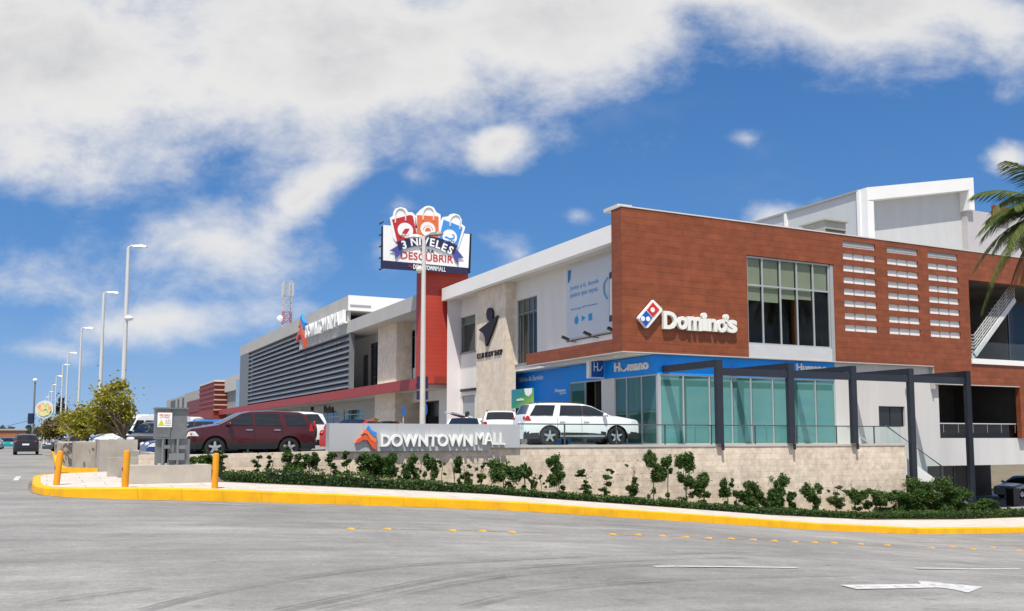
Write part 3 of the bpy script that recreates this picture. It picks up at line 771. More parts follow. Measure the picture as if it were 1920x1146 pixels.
# blue band and teal shopfront (its own shop unit of the corner building)
zS = onY(1400, 706.5, yG).z; zP = 1.152
zBt = z0 + .0
mb = MB()
xg1 = onY(1567, 690, yG).x
mb.box(xG, xg1, yG, yG + .2, zS, z0 - .055)                       # street side
yd0 = onX(1180, 745, xG).y
yS0 = onX(1152, 760, xG).y; yO0 = onX(1128, 760, xG).y; yO1 = onX(1067, 760, xG).y
mb.box(xG, xG + .2, yG + .2, yO0 + .02, zS, z0 - .055)
mb.box(xG, xG + .2, yO0 + .02, yO1, onX(1100, 714, xG).z, z0 - .055)
mb.box(xG, xG + .2, yO1, yB1 + .6, zP - .1, z0 - .055)
mb.build('blue_fascia', BLUEP, corner)
mb = MB(); mb.box(xG + .1, xg1, yG + .25, yG + .35, z0 - .05, z0 + .4); mb.build('fascia_backing', SOFF, corner)
TEAL = M('teal_shop_glass', (.115, .31, .29), .03, .38, amt=.09, scale=.45, spec=1.0, mul=(1, 1, .3))
TEALD = M('dark_teal_shop_glass', (.065, .17, .15), .03, .35, amt=.2, scale=.4, spec=.55, mul=(1, 1, .3))
pv = [1282, 1335, 1377, 1408, 1447, 1488, 1530]
av = [onY(q, 770, yG).x for q in (1283, 1332, 1374, 1410, 1451, 1487, 1531)]
mb = MB(); frame_grid(mb, 'y', yG + .03, yG + .12, xG + .12, xg1, zP, zS - .004, av, [], .07)
mb.box(xG, xG + .12, yG + .0, yG + .12, zP, zS - .004)
f = mb.build('shopfront', ALU, corner)
mb = MB()
for q in av: mb.box(q + .036, q + .075, yG + .045, yG + .11, zP + .02, zS - .03)
mb.build('gasket', BLK, f)
pts = [xG + .12] + av + [xg1]
for a, b in zip(pts, pts[1:]):
    mb = MB(); mb.box(a + .03, b - .03, yG + .075, yG + .085, zP + .03, zS - .04); mb.build('pane', TEAL, f)
ya = [onX(q, 770, xG).y for q in (1202, 1174)]
mb = MB(); frame_grid(mb, 'x', xG + .03, xG + .12, yG + .13, yS0, zP, zS - .004, sorted(ya), [], .07)
f = mb.build('side_shopfront', ALU, corner)
pts = [yG + .15] + sorted(ya) + [yS0]
for a, b in zip(pts, pts[1:]):
    mb = MB(); mb.box(xG + .075, xG + .085, a + .03, b - .03, zP + .03, zS - .04); mb.build('pane', TEALD, f)
mb = MB(); mb.box(xG + .0, xG + .2, yS0 + .004, yO0, zP, zS - .004); mb.build('white_pier', WHITE, corner)
yOm = onX(1096, 770, xG).y; zD = onX(1100, 714, xG).z - .004
mb = MB(); frame_grid(mb, 'x', xG + .04, xG + .12, yO0 + .004, yO1 - .004, zP, zD, [yOm], [], .07); f = mb.build('doorway', ALU, corner)
mb = MB(); mb.box(xG + .075, xG + .085, yOm + .04, yO1 - .06, zP + .03, zD - .05); mb.build('pane', TEALD, f)
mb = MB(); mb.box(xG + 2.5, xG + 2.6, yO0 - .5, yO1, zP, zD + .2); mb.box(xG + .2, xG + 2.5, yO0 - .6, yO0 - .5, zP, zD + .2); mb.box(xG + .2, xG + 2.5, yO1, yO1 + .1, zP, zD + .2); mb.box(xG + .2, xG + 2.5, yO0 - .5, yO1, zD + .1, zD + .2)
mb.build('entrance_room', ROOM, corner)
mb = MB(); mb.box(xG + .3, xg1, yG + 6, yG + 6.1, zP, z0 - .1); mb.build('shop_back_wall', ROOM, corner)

# roof hall
yP = yD + 6.0
hx0, hx1 = onY(1627, 400, yP).x, onY(1828, 400, yP).x
hz0, hz1 = onY(1628, 352, yP).z, onY(1826, 333, yP).z
ye = yP + 11.0
def zroof(x): return hz0 + (hz1 - hz0) * (x - hx0) / (hx1 - hx0)
mb = MB()
mb.prism([(hx0 + .35, yP + .75, zT - 1), (hx1 - .35, yP + .75, zT - 1), (hx1 - .35, yP + .75, zroof(hx1 - .35) - .7), (hx0 + .35, yP + .75, zroof(hx0 + .35) - .7)], (0, 10, 0))
mb.build('roof_hall_wall', M('hall_white', (.56, .56, .555), .7, amt=.07, scale=.9, mul=(1, 1, .2)), corner)
mb = MB(); hw = .82
mb.prism([(hx0, yP, zroof(hx0) - hw), (hx1, yP, zroof(hx1) - hw), (hx1, yP, zroof(hx1)), (hx0, yP, zroof(hx0))], (0, .74, 0))
mb.prism([(hx0, yP, zT - 1), (hx0 + .55, yP, zT - 1), (hx0 + .55, yP, zroof(hx0) - hw - .004), (hx0, yP, zroof(hx0) - hw - .004)], (0, .74, 0))
xr = hx1 - .5; zst = onY(1826, 394, yP).z
mb.prism([(xr, yP, zst), (hx1, yP, zst), (hx1, yP, zroof(hx1) - hw - .004), (xr, yP, zroof(xr) - hw - .004)], (0, .74, 0))
mb.build('roof_hall_frame', WHITE2, corner)
mb = MB(); mb.prism([(hx0 - .08, yP + .75, zroof(hx0) - .12), (hx1, yP + .75, zroof(hx1) - .12), (hx1, yP + .75, zroof(hx1) + .02), (hx0 - .08, yP + .75, zroof(hx0) + .02)], (0, 12.5, 0)); mb.build('roof_hall_roof', M('hall_roof_edge', (.30, .31, .32), .6), corner)
mb = MB(); mb.box(hx0 + .05, hx0 + .34, yP + .76, yP + 12.2, zT - 1, hz0 - .1)
mb.cur = 1
for k, py_ in enumerate((1612, 1474)):
    yy = onX(py_, 420, hx0).y; mb.box(hx0 - .08, hx0 + .05, yy - .12, yy + .12, zT - 1, hz0 - .12)
mb.build('roof_hall_side', [M('hall_grey_side', (.50, .51, .52), .7, amt=.06, scale=.3, mul=(1, 2, .2)), WHITE2], corner)
a, b = onY(1549, 440, yD + 3.2), onY(1588, 418, yD + 3.2)
mb = MB(); mb.box(a.x - .1, b.x + .12, yD + 3.15, yD + 5.2, b.z, b.z + .09); mb.box(a.x, b.x, yD + 3.3, yD + 5, zR, b.z); mb.cur = 1
for k in range(5): mb.box(a.x + .05, b.x - .08, yD + 3.24, yD + 3.3, a.z - .35 + k * .16, a.z - .27 + k * .16)
mb.build('roof_air_unit', [M('beige_metal', (.40, .38, .33), .6), M('dark_grille', (.05, .045, .04), .7)], corner)
a, b = onY(1812, 470, yP + .5), onY(1925, 392, yP + .5)
mb = MB(); mb.box(hx1 - .4, b.x + 3, yP + .3, yP + 6, zT - 1, onY(1822, 396, yP + .5).z); mb.build('roof_lift_block', M('pinkish_grey_render', (.50, .47, .47), .8, amt=.05), corner)
mb = MB(); mb.box(onY(1857, 390, yP + .3).x, onY(1886, 390, yP + .3).x, yP + .0, yP + .24, onY(1856, 405, yP + .3).z, onY(1856, 386, yP + .3).z); mb.build('roof_red_panel', DRED, corner)

# ------------------------------------------------------------------ white shop block with the travertine pier
block = thing('shop_block', 'white two-storey shop block with travertine pier and deep white roof edge', 'building', (xW, yF + 10, hp(xW)))
yT = onX(828.5, 540, xD).y
zB1 = onX(900, 514.5, xD).z; zB0 = onX(828.5, 564.5, xD).z
mb = MB(); mb.box(xD, xD + .4, yF + .03, yT, zB0, zB1); mb.box(xD + .4, xW + 5, yT - .4, yT, zB0, zB1); mb.build('roof_edge', WHITE2, block)
mb = MB(); mb.box(xD + .4, 45, yF + .03, yT - .4, zB0 + .03, zB0 + .4); mb.build('roof', SOFF, block)
zL = hp(30)
wl = (onX(891, 640, xW).y, onX(863, 640, xW).y, onX(877, 660, xW).z, onX(877, 592.5, xW).z)
wr = (onX(1007, 610, xW).y, onX(968.5, 610, xW).y, onX(985, 681, xW).z, onX(985, 559.5, xW).z)
dr = (onX(890, 770, xW).y, onX(866, 770, xW).y, zL - .2, onX(878, 741.5, xW).z)
pas = (onX(823, 770, xW).y, onX(757, 770, xW).y, zL - .2, onX(800, 752.5, xW).z)
mb = MB(); holed(mb, 'x', xW, xW + .3, yF - .5, 73.5, zL - .3, zB0 + .03, [wl, wr, dr, pas, (yF - 1, yc0 + .6, zL - .3, z0 - .06), (yT, 80, onX(800, 722, xW).z + 1.4, zB0 + 3)])
mb.build('facade_wall', WHITE, block)
mb = MB(); yq = onX(862, 640, xW).y; xq = onY(838.5, 640, yT - .42).x; mb.prism([(xq, yT - .42, zL - .3), (xW - .004, yq, zL - .3), (xW - .004, yT - .42, zL - .3)], (0, 0, zB0 + .32 - zL)); mb.build('corner_pier', M('red_bounce_white', (.74, .68, .68), .75, amt=.03), block)  # pink tint paints in the light bounced off the red tower
mb = MB(); mb.box(xC, xW - .004, yc0, yc1, zL - .3, zB0 + .02); mb.build('travertine_pier', TRAV, block)
for (a, b, c, d), n_ in ((wl, 0), (wr, 3)):
    mb = MB(); frame_grid(mb, 'x', xW + .10, xW + .16, a, b, c, d, [a + (b - a) * k / (n_ + 1) for k in range(1, n_ + 1)], [d - (d - c) * .22], .06); mb.box(xW - .06, xW + .1, a - .1, b + .1, c - .1, c - .004)
    f = mb.build('window', M('grey_window_frame', (.25, .25, .25), .5), block)
    mb = MB(); mb.box(xW + .125, xW + .135, a + .04, b - .04, c + .04, d - .04); mb.build('pane', CLEAR, f)
    mb = MB(); mb.box(xW + .22, xW + .24, a + .05, b - .05, d - (d - c) * .22, d - .05)
    if n_: 
        for k in range(13): yy = a + (b - a) * (k + .5) / 13; mb.box(xW + .19, xW + .215, yy - .09, yy + .05, d - (d - c) * .22 - .1, d - .06)
    mb.build('blind', M('grey_blind', (.27, .28, .27), .8), f)
    mb = MB(); mb.box(xW + .30, xW + .33, a - .1, b + .1, c - .1, d + .1); mb.build('dark_room_sheet', M('dark_room_sheet', (.028, .030, .033), .8, amt=.25, scale=3, mul=(1, 3, .05)), f)  # dark sheet close behind the pane stands in for the dark room
mb = MB(); mb.box(xW + .08, xW + .14, dr[0] + .02, dr[1] - .02, dr[2], dr[3] - .02); d_ = mb.build('door', M('grey_door', (.30, .33, .34), .4), block)
mb = MB(); mb.tube([(xW + .04, dr[0] + .25, zL + .9), (xW + .04, dr[0] + .25, zL + 1.3)], .02, 6); mb.build('handle', ALU, d_)
mb = MB(); mb.box(xW + 5, xW + 5.1, pas[0] - 3, pas[1] + 3, zL, pas[3] + .4); mb.box(xW + .3, xW + 5, pas[1], pas[1] + .1, zL, pas[3] + .4); mb.box(xW + .3, xW + 5, pas[0] - .1, pas[0], zL, pas[3] + .4); mb.box(xW + .3, xW + 5, pas[0], pas[1], pas[3] + .02, pas[3] + .1)
mb.build('passage', M('passage_wall', (.22, .22, .22), .9), block)
mb = MB(); mb.box(xW + 1.2, xW + 1.25, pas[0] + .2, pas[0] + 5.2, zL, zL + 1.9); mb.build('passage_shade_sheet', VOID, block)  # dark sheet put in for the shade inside the passage
mb = MB(); mb.box(xW + 2, xE - 1, yD + 12, 73, zL, zB0 - .1); mb.build('core', M('core_wall', (.5, .5, .5), .9), block)

# ------------------------------------------------------------------ red pylon slab
yR = yT + .25; xR0 = onY(791.5, 650, yR).x; xR1 = onY(878, 520, yR).x
zr0 = onY(815, 719.5, yR).z; zr1 = onY(800, 508, yR).z
yR1 = onX(780, 650, xR0).y
pyl = MB(); pyl.box(xR0, xR1, yR, yR1, zr0, zr1); pyl.cur = 1
pyl.box(onY(814, 712, yR).x, onY(837, 712, yR).x, yR - .05, yR, zr0 + .02, onY(825, 706, yR).z)
o = pyl.build('advertising_pylon', [RED, DRED]); tag(o, 'tall bright red slab tower rising behind the white roof edge', 'tower')

# ------------------------------------------------------------------ long mall building
xM = xR0
mall = thing('mall_building', 'long two-storey mall with grey louvre screen and red canopy edge', 'building', (xM, 90, 1.1))
ya_, yb_ = yR1, 150.0
zc1, zc0 = onX(700, 722, xM).z, onX(700, 740, xM).z
mb = MB(); mb.box(xM, xM + .25, ya_ + .02, 139.9, zc0, zc1); mb.build('canopy_fascia', REDP, mall)
mb = MB(); mb.box(xM + .25, 27, ya_ + .02, 139.9, zc0 + .08, zc1 - .02); mb.build('canopy_slab', SOFF, mall)
yl0, yl1 = onX(655, 690, xM).y, onX(449, 720, xM).y
zg1, zg0 = onX(779, 553.7, xM).z, onX(779, 581, xM).z
yg1 = onX(561, 657, xM).y
mb = MB(); mb.box(xM, xM + .4, ya_ + .02, yg1, zg0, zg1); mb.box(xM + .4, 40, ya_ + .02, yl0 + 2, zg0 + .05, zg0 + .4); mb.build('grey_parapet', GREYC, mall)
zu1, zu0 = onX(653, 554, xM).z, onX(449, 670, xM).z
yu0 = onX(652.5, 570, xM).y
xu1 = onY(697, 570, yu0).x
mb = MB(); mb.box(xM, 34, yu0, yl1, zu0 + .1, zu1); mb.build('upper_roof_band', GREYC, mall)
mb = MB(); mb.box(xM - .002, 34, yu0 - .12, yu0 - .002, zu0 + .12, zu1 + .02); mb.cur = 1; mb.box(xM + .15, xu1 - .1, yu0 - .14, yu0 - .1, zu0 + .42, zu0 + .62); mb.build('roof_band_end', [WHITE2, M('shadow_gap_grey', (.34, .34, .34), .8)], mall)
mb = MB(); mb.box(xu1, xu1 + 7, yu0 + .02, yu0 + 3, zg1 - .6, zu0 + .1); mb.build('stair_head_wall', WHITE2, mall)
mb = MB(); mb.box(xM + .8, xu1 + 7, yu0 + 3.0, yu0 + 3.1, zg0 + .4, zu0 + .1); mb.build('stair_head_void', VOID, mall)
yk = onX(652, 590, xM + .05).y
mb = MB(); mb.box(xM + .1, xM + .3, yk, yg1, zg1, zu0 + .1); mb.build('sign_backing_wall', GREYC, mall)
# louvre screen
mb = MB()
def slats(z_from, z_to, y_from, y_to):
    z = z_from
    while z < z_to - .2:
        mb.prism([(xM + .10, y_from, z), (xM + .16, y_from, z), (xM + .36, y_from, z + .40), (xM + .30, y_from, z + .40)], (0, y_to - y_from, 0)) if False else \
        mb.prism([(xM + .04, y_from, z + .02), (xM + .12, y_from, z - .02), (xM + .34, y_from, z + .34), (xM + .26, y_from, z + .38)], (0, y_to - y_from, 0))
        z += .49
slats(zc1 + .14, zg0, yl0 + .25, yg1)
slats(zc1 + .14, zu0 - .1, yg1, yl1 - 5.5)
for k in range(int((yl1 - yl0) / .55)):
    yy = yl0 + .5 + k * .55
    if yy < yl1 - 6: mb.box(xM + .32, xM + .37, yy, yy + .05, zc1 + .05, (zg0 if yy < yg1 else zu0))
mb.build('louvre_screen', LOUV, mall)
mb = MB(); mb.box(xM + .02, xM + .4, yl0, yl0 + .25, zc1, zg0); mb.build('screen_end_panel', M('grey_panel', (.20, .21, .22), .5, .2, amt=.05), mall); mb = MB(); mb.box(xM + .02, xM + .4, yl1 - 5.5, yl1, zc1 - .0, zu0 + .1); mb.build('screen_end_panel', M('grey_panel', (.20, .21, .22), .5, .2, amt=.05), mall)
mb = MB(); mb.box(xM + .01, xM + .42, yl1 - .002, yl1 + 2.5, zc1, zc1 + 3.6); mb.build('glazed_corner', M('pale_blue_glass', (.28, .36, .42), .05, spec=.8, amt=.1), mall)
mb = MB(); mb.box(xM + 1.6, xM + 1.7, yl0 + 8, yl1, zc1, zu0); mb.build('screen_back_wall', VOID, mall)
# upper floor loggia
xU = 24.2
mb = MB(); win = [(onX(778, 650, xU).y, onX(757.5, 650, xU).y, zc1, onX(765, 622, xU).z), (onX(709, 680, xU).y, onX(694, 680, xU).y, zc1, onX(700, 643, xU).z), (onX(690, 690, xU).y, yl0 + 4, zc1, onX(675, 668, xU).z)]
holed(mb, 'x', xU, xU + .3, ya_, yl0 + 9, zc1 - .02, zg0 + .05, win); mb.build('loggia_wall', M('loggia_render', (.50, .485, .46), .8), mall)
for i, (a, b, c, d) in enumerate(win):
    mb = MB()
    if i == 2: frame_grid(mb, 'x', xU + .06, xU + .14, a, b, c, d, [a + (b - a) * k / 7 for k in range(1, 7)], [c + (d - c) * k / 6 for k in range(1, 6)], .10)
    else: frame_grid(mb, 'x', xU + .06, xU + .12, a, b, c, d, [(a + b) / 2], [d - .5], .06)
    f = mb.build('window', M('dark_frame', (.10, .10, .105), .5), mall)
    mb = MB(); mb.box(xU + .15, xU + .16, a + .03, b - .03, c, d - .03); mb.build('pane', DKGLASS, f)
xQ = 22.95
for px0, px1 in ((743, 708.5),):
    a, b = onX(px0, 660, xQ).y, onX(px1, 660, xQ).y; e = onX(757, 660, xU).y
    mb = MB(); mb.box(xQ, xU - .004, a, b, zc1 - .02, zg0 + .05); mb.build('upper_pier', TRAV, mall)
    mb = MB(); mb.box(xQ, xU + 1.2, a + .15, b + .6, zL - .2, zc0 + .08); mb.build('lower_pier', TRAV, mall)
# shop row under the canopy
xV = 25.6
mb = MB(); shops = []
for l, r_, t_, bt in ((700, 676, 768, 800), (640, 583, 771, 800), (668, 646, 776, 800)):
    pass
openings = [(onX(683, 780, xV).y, onX(644, 780, xV).y, zL, onX(665, 767, xV).z), (onX(636, 780, xV).y, onX(600, 780, xV).y, zL, onX(620, 771, xV).z)]
yq = openings[-1][1] + 3
while yq < 130: openings.append((yq, yq + 5.2, zL, zL + 2.7)); yq += 7.0
holed(mb, 'x', xV, xV + .3, 73.5, 139.9, zL - .3, zc0 + .08, openings); mb.build('shop_wall', M('shop_render', (.52, .51, .48), .8), mall)
for i, (a, b, c, d) in enumerate(openings):
    mb = MB(); frame_grid(mb, 'x', xV + .05, xV + .12, a, b, c, d, [a + (b - a) * k / 3 for k in (1, 2)], [d - .6] if i else [d - .5], .07); f = mb.build('shop_window', ALU if i < 2 else M('dark_frame', (.10, .10, .105), .5), mall)
    mb = MB(); mb.box(xV + .08, xV + .09, a + .03, b - .03, c, d - .03); mb.build('pane', TEALD if i == 0 else DKGLASS, f)
mb = MB(); mb.box(27, 60, 73.5, 150, zL, zg0); mb.build('core', M('core_wall', (.5, .5, .5), .9), mall)
# shop signs below the canopy
mb = MB(); a, b = onX(624, 763, xV - .1), onX(607, 768, xV - .1); text_on(mb, 'Boston', (xV - .02, b.y, a.z - .55), (0, -1, 0), b.y - a.y, .75, .1, .05); tag(mb.build('shop_sign', BLK), 'black lettering sign above a shop window under the red canopy', 'sign')
mb = MB(); a, b = onX(585, 752, xV - .2), onX(567, 777, xV - .2); mb.box(xV - .25, xV - .03, a.y, b.y, b.z, a.z); mb.cur = 1; mb.box(xV - .27, xV - .251, a.y + .3, b.y - .3, b.z + .3, a.z - .25); tag(mb.build('shop_sign', [BLK, M('faded_poster', (.38, .42, .45), .6, amt=.3, scale=2)]), 'square dark-framed poster sign left of the black lettering under the canopy', 'sign')

# farther buildings along the avenue
mb = MB(); b1 = thing('concrete_building', 'narrow pale concrete block between louvre screen and red louvred building', 'building', (22.6, 131, 1.1))
zz = onX(440, 704, 22.6).z
mb.box(22.6, 40, yl1 + 2.6, 139.9, zz - 2.0, zz); mb.build('parapet', M('pale_concrete', (.50, .48, .45), .85), b1)
mb = MB(); mb.box(23.0, 39, yl1 + 2.6, 139.9, 1.0, zz - 2.004); mb.build('wall', M('grey_shade_wall', (.24, .25, .25), .8), b1)
rb = thing('red_building', 'far dark red building with horizontal louvres on its upper storey', 'building', (21.3, 147, 1.0))
xr0 = 21.27; xr1 = onY(431, 750, 140).x; zt_ = onY(417, 716, 140).z; yr1 = onX(374, 750, xr0).y
mb = MB(); mb.box(xr0, xr1 + 8, 140, yr1, 2.6, zt_); mb.build('wall', DRED, rb)
mb = MB(); mb.box(xr0 - .1, xr1 + .05, 139.85, yr1, zt_, zt_ + .25); mb.build('coping', M('pale_coping', (.62, .60, .57), .6), rb)
mb = MB()
for k in range(6):
    z = zt_ - .7 - k * .72
    mb.box(xr0 - .12, xr1, 139.8, 139.99, z, z + .14); mb.cur = 1; mb.box(xr0 - .12, xr1, 139.7, 139.99, z + .14, z + .32); mb.cur = 0
    mb.box(xr0 - .1, xr0 - .002, 140, yr1, z, z + .3)
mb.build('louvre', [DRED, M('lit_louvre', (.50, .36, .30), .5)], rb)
mb = MB(); mb.box(xr0 - .3, xr0 - .004, 140.02, yr1 + 22, 3.1, 5.3); mb.box(xr0 - .3, xr0 - .1, 141, 141.4, 0.8, 3.1); mb.build('canopy', DRED, rb)
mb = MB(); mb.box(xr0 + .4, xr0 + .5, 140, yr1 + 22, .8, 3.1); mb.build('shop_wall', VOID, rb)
fb = thing('far_building', 'farthest pale grey concrete building with dark window strips', 'building', (21.5, 180, 1))
yb0 = yr1 + .02
zt2 = onX(350, 738, 21.6).z
mb = MB(); mb.box(21.6, 40, yb0, 176, 5.3, zt2); mb.box(21.6, 40, 176, 205, 3, zt2 - .2); mb.build('wall', M('weathered_concrete', (.40, .385, .37), .85, amt=.12), fb)
mb = MB(); mb.box(21.35, 21.59, yb0 + .6, 171, 5.6, zt2 - 1.6); mb.build('red_panel', M('dull_red_panel', (.20, .05, .05), .6), fb)
for a, b in ((177, 179), (184, 186), (190, 197)):
    mb = MB(); mb.box(21.5, 21.598, a, b, 4.5, zt2 - .6); mb.build('window', M('dark_frame', (.10, .10, .105), .5), fb)

# ------------------------------------------------------------------ stone wall, sign wall, terrace rail, pergola, stair
yK = 32.0
def wtop(x): return lerp_tab([(4.6, .94), (8.7, 1.02), (16, 1.10), (16.2, 1.10)], x)
wall = thing('stone_wall', 'long low wall of pale coral stone blocks behind the row of shrubs', 'wall', (20, yK, g(20)))
xw1 = onY(1698, 880, yK).x
xsw = [2.6, 4.6, 8.7, 12, 16, 20, 26, 32, xw1]
mb = MB(); n = len(xsw)
vs = []
for x in xsw:
    for y in (yK, yK + .3): vs += [(x, y, g(x) - .2), (x, y, wtop(x) - .0)]
fs = []
for i in range(n - 1):
    o = i * 4; fs += [(o, o + 4, o + 5, o + 1), (o + 2, o + 3, o + 7, o + 6), (o + 1, o + 5, o + 7, o + 3)]
fs += [(0, 1, 3, 2), ((n - 1) * 4, (n - 1) * 4 + 2, (n - 1) * 4 + 3, (n - 1) * 4 + 1)]
mb.add(vs, fs); mb.build('stonework', CORAL, wall)
mb = MB(); mb.box(16.0, xw1 + .03, yK - .03, yK + .34, 1.104, 1.20); mb.build('coping', M('cap_concrete', (.50, .475, .44), .8, amt=.1), wall)

sgx0, sgx1 = onY(617, 820, yK - .12).x, onY(975, 820, yK - .12).x
zs1 = onY(975, 796, yK - .12).z; zs0 = onY(975, 839.5, yK - .12).z
sign = thing('sign_wall', 'grey metal sign wall with white mall lettering and a red, orange and blue star', 'sign', ((sgx0 + sgx1) / 2, yK, 1.0))
mb = MB(); SGM = M('sign_grey_metal', (.47, .48, .49), .45, .15, amt=.04, scale=.7)
w = (sgx1 - sgx0) / 6
for k in range(6): mb.prism([(sgx0 + w * k + .004, yK - .12, zs0 - (.10 if k < 5 else 0) + .0), (sgx0 + w * (k + 1) - .004, yK - .12, zs0 - (.10 if k < 5 else .0)), (sgx0 + w * (k + 1) - .004, yK - .12, zs1), (sgx0 + w * k + .004, yK - .12, zs1)], (0, .45, 0))
mb.build('metal_box', SGM, sign)
ys = yK - .13
mb = MB()
a, b = onY(712, 838, ys), onY(884, 838, ys); c = onY(712, 814, ys)
text_on(mb, 'DOWNTOWN', (a.x, ys, a.z), (1, 0, 0), b.x - a.x, c.z - a.z, .13, .028)
a2, b2 = onY(890, 835, ys), onY(945, 835, ys)
text_on(mb, 'MALL', (a2.x, ys, a2.z + .02), (1, 0, 0), b2.x - a2.x, c.z - a.z, .13, .0)
mb.build('lettering', LWHT, sign)
ORG1 = M('logo_red_orange', (.72, .10, .035), .45, amt=0); ORG2 = M('logo_orange', (.80, .19, .06), .45, amt=0); LBL = M('logo_blue', (.03, .26, .68), .45, amt=0)
def cr(pts, s, ox, oy): return [(x / s + ox, y / s + oy) for x, y in pts]
star = [([(455, 312), (478, 275), (548, 238), (580, 285), (628, 312), (628, 368), (596, 348), (556, 285), (520, 283), (482, 306)], ORG1),
        ([(508, 238), (538, 196), (556, 190), (584, 240), (630, 276), (626, 310), (580, 282), (553, 234), (530, 228)], ORG2),
        ([(546, 194), (566, 166), (588, 204), (632, 226), (626, 260), (598, 250), (570, 215)], LBL)]
for k, (pts, m_) in enumerate(star):
    mb = MB(); polyY(mb, cr(pts, 4.364, 560, 760), ys, .10 + .01 * k); mb.build('logo', m_, sign)

rail = thing('glass_railing', 'frameless glass railing with thin dark top rail along the terrace edge', 'railing', (26, yK + .15, 1.2))
zr_ = 1.20; zrt = onY(1200, 796.5, yK + .15).z
xr = [sgx1 + .05, 18.2, 20.6, 23.0, 25.4, 27.8, 30.2, 32.6, 35.0, xw1 - .05]
for a, b in zip(xr, xr[1:]):
    mb = MB(); mb.box(a + .02, b - .02, yK + .14, yK + .155, zr_ + .03, zrt - .02); mb.build('pane', RAILG, rail)
mb = MB(); mb.tube([(xr[0], yK + .148, zrt), (xr[-1], yK + .148, zrt)], .024, 8)
mb.build('top_rail', M('dark_rail', (.10, .11, .11), .4, .4, amt=0), rail)
for x in xr[:-1]:
    mb = MB(); mb.box(x - .02, x + .02, yK + .12, yK + .175, zr_, zrt - .02); mb.build('post', M('dark_rail', (.10, .11, .11), .4, .4, amt=0), rail)

perg = thing('pergola', 'navy-grey steel pergola of five posts standing before the teal shopfront', 'pergola', (33, yK, 1.2))
yq = yK - .10
ppx = [(1348, 673), (1482, 680), (1600, 686), (1708, 692), (1815, 698)]
ztp = onY(1482, 681, yq).z
px_ = []
for i, (px, py) in enumerate(ppx):
    x = onY(px, 760, yq).x; px_.append(x)
    mb = MB(); zb = .95 if i < 3 else g(x) + .2
    mb.box(x - .16, x + .16, yq - .1, yq + .1, (1.21 if i < 3 else zb), ztp)
    if i < 3: mb.box(x + .05, x + .16, yq - .12, yq - .05, .95, 1.21)
    mb.build('post', STEEL, perg)
    mb = MB(); mb.box(x - .155, x + .155, yq + .104, yD + .02 if i > 2 else yG - .005, ztp - .30, ztp - .002); mb.build('rafter', STEEL, perg)
for a, b in zip(px_, px_[1:]):
    mb = MB(); mb.box(a + .164, b - .164, yq - .06, yq + .08, ztp - .66, ztp - .34); mb.build('beam', STEEL, perg)

stair = thing('outdoor_stair', 'white outdoor stair with glass balustrade going down beside the terrace', 'stairs', (38, 33.5, g(40)))
sA = onY(1662, 798, yK + .35); sB = onY(1768, 875, yK + .35)
sl = (sB.z - sA.z) / (sB.x - sA.x)
def sz(x): return sA.z + sl * (x - sA.x)
xe = 43.6
mb = MB()
def para(mb, x0, x1, y, dy, lo, hi): mb.prism([(x0, y, sz(x0) + lo), (x1, y, sz(x1) + lo), (x1, y, sz(x1) + hi), (x0, y, sz(x0) + hi)], (0, dy, 0))
para(mb, sA.x + .2, xe, yK + .30, .18, -1.75, -.92); para(mb, sA.x + .2, xe, yK + 2.2, .18, -1.75, -.92); mb.build('stringer', WHITE2, stair)
mb = MB()
k = sA.x + .3
while k < xe:
    mb.box(k, k + .33, yK + .485, yK + 2.195, sz(k) - 1.25, sz(k) - 1.05); k += .3
mb.build('steps', CONC, stair)
mb = MB(); para(mb, sA.x, sB.x, yK + .38, .015, -.9, -.03); mb.build('pane', RAILG, stair)
mb = MB(); mb.tube([(sA.x, yK + .388, sA.z), (sB.x, yK + .388, sB.z), (sB.x, yK + .388, sB.z - .95)], .035, 8)
mb.build('handrail', M('dark_rail', (.10, .11, .11), .4, .4, amt=0), stair)
h0, h1 = onY(1588, 800, yK + 2.3), onY(1628, 830, yK + 2.3)
mb = MB(); mb.tube([h0, h1, (sB.x + .5, yK + 2.3, sz(sB.x + .5)), (xe - .4, yK + 2.3, sz(xe - .4)), (xe - .4, yK + 2.3, sz(xe - .4) - .8)], .03, 8)
mb.build('handrail', GALV, stair)

# ------------------------------------------------------------------ letters and signs on the buildings
UPZ = (0, 0, 1)
# pizza sign: tilted tile and lettering
pz = thing('restaurant_sign', 'red and blue tilted tile sign with raised white lettering on the wood cladding', 'sign', tuple(onY(1285, 615, yD)))
s_ = 8.186
tile = cr([(340, 190), (470, 320), (478, 352), (262, 612), (235, 622), (112, 475), (112, 455)], s_, 1180, 540)
mb = MB(); polyY(mb, tile, yD - .06, .16); mb.build('tile', LWHT, pz)
PRED = M('tile_red', (.62, .035, .02), .4, amt=0); PBLU = M('tile_blue', (.008, .085, .48), .4, amt=0)
mb = MB(); polyY(mb, cr([(358, 222), (458, 335), (362, 448), (268, 335)], s_, 1180, 540), yD - .223, .02); mb.build('tile_face', PRED, pz)
mb = MB(); polyY(mb, cr([(256, 348), (350, 460), (252, 592), (158, 470)], s_, 1180, 540), yD - .223, .02); mb.build('tile_face', PBLU, pz)
for cx, cy in ((358, 338), (208, 472), (287, 476)):
    c = onY(cx / s_ + 1180, cy / s_ + 540, yD - .246); mb = MB(); r_ = .115
    mb.prism(disc(c, (1, 0, 0), UPZ, r_, r_, 18), (0, -.012, 0)); mb.build('dot', LWHT, pz)
mb = MB(); yl = yD - .06
word = [("D", 500, 372, 705, 632, .0), ("o", 716, 445, 866, 640, 0), ("m", 872, 452, 1085, 655, 0), ("\u0131", 1094, 480, 1170, 660, 0), ("n", 1180, 482, 1318, 668, 0), ("o", 1318, 492, 1472, 684, 0), ("s", 1478, 500, 1625, 690, 0)]
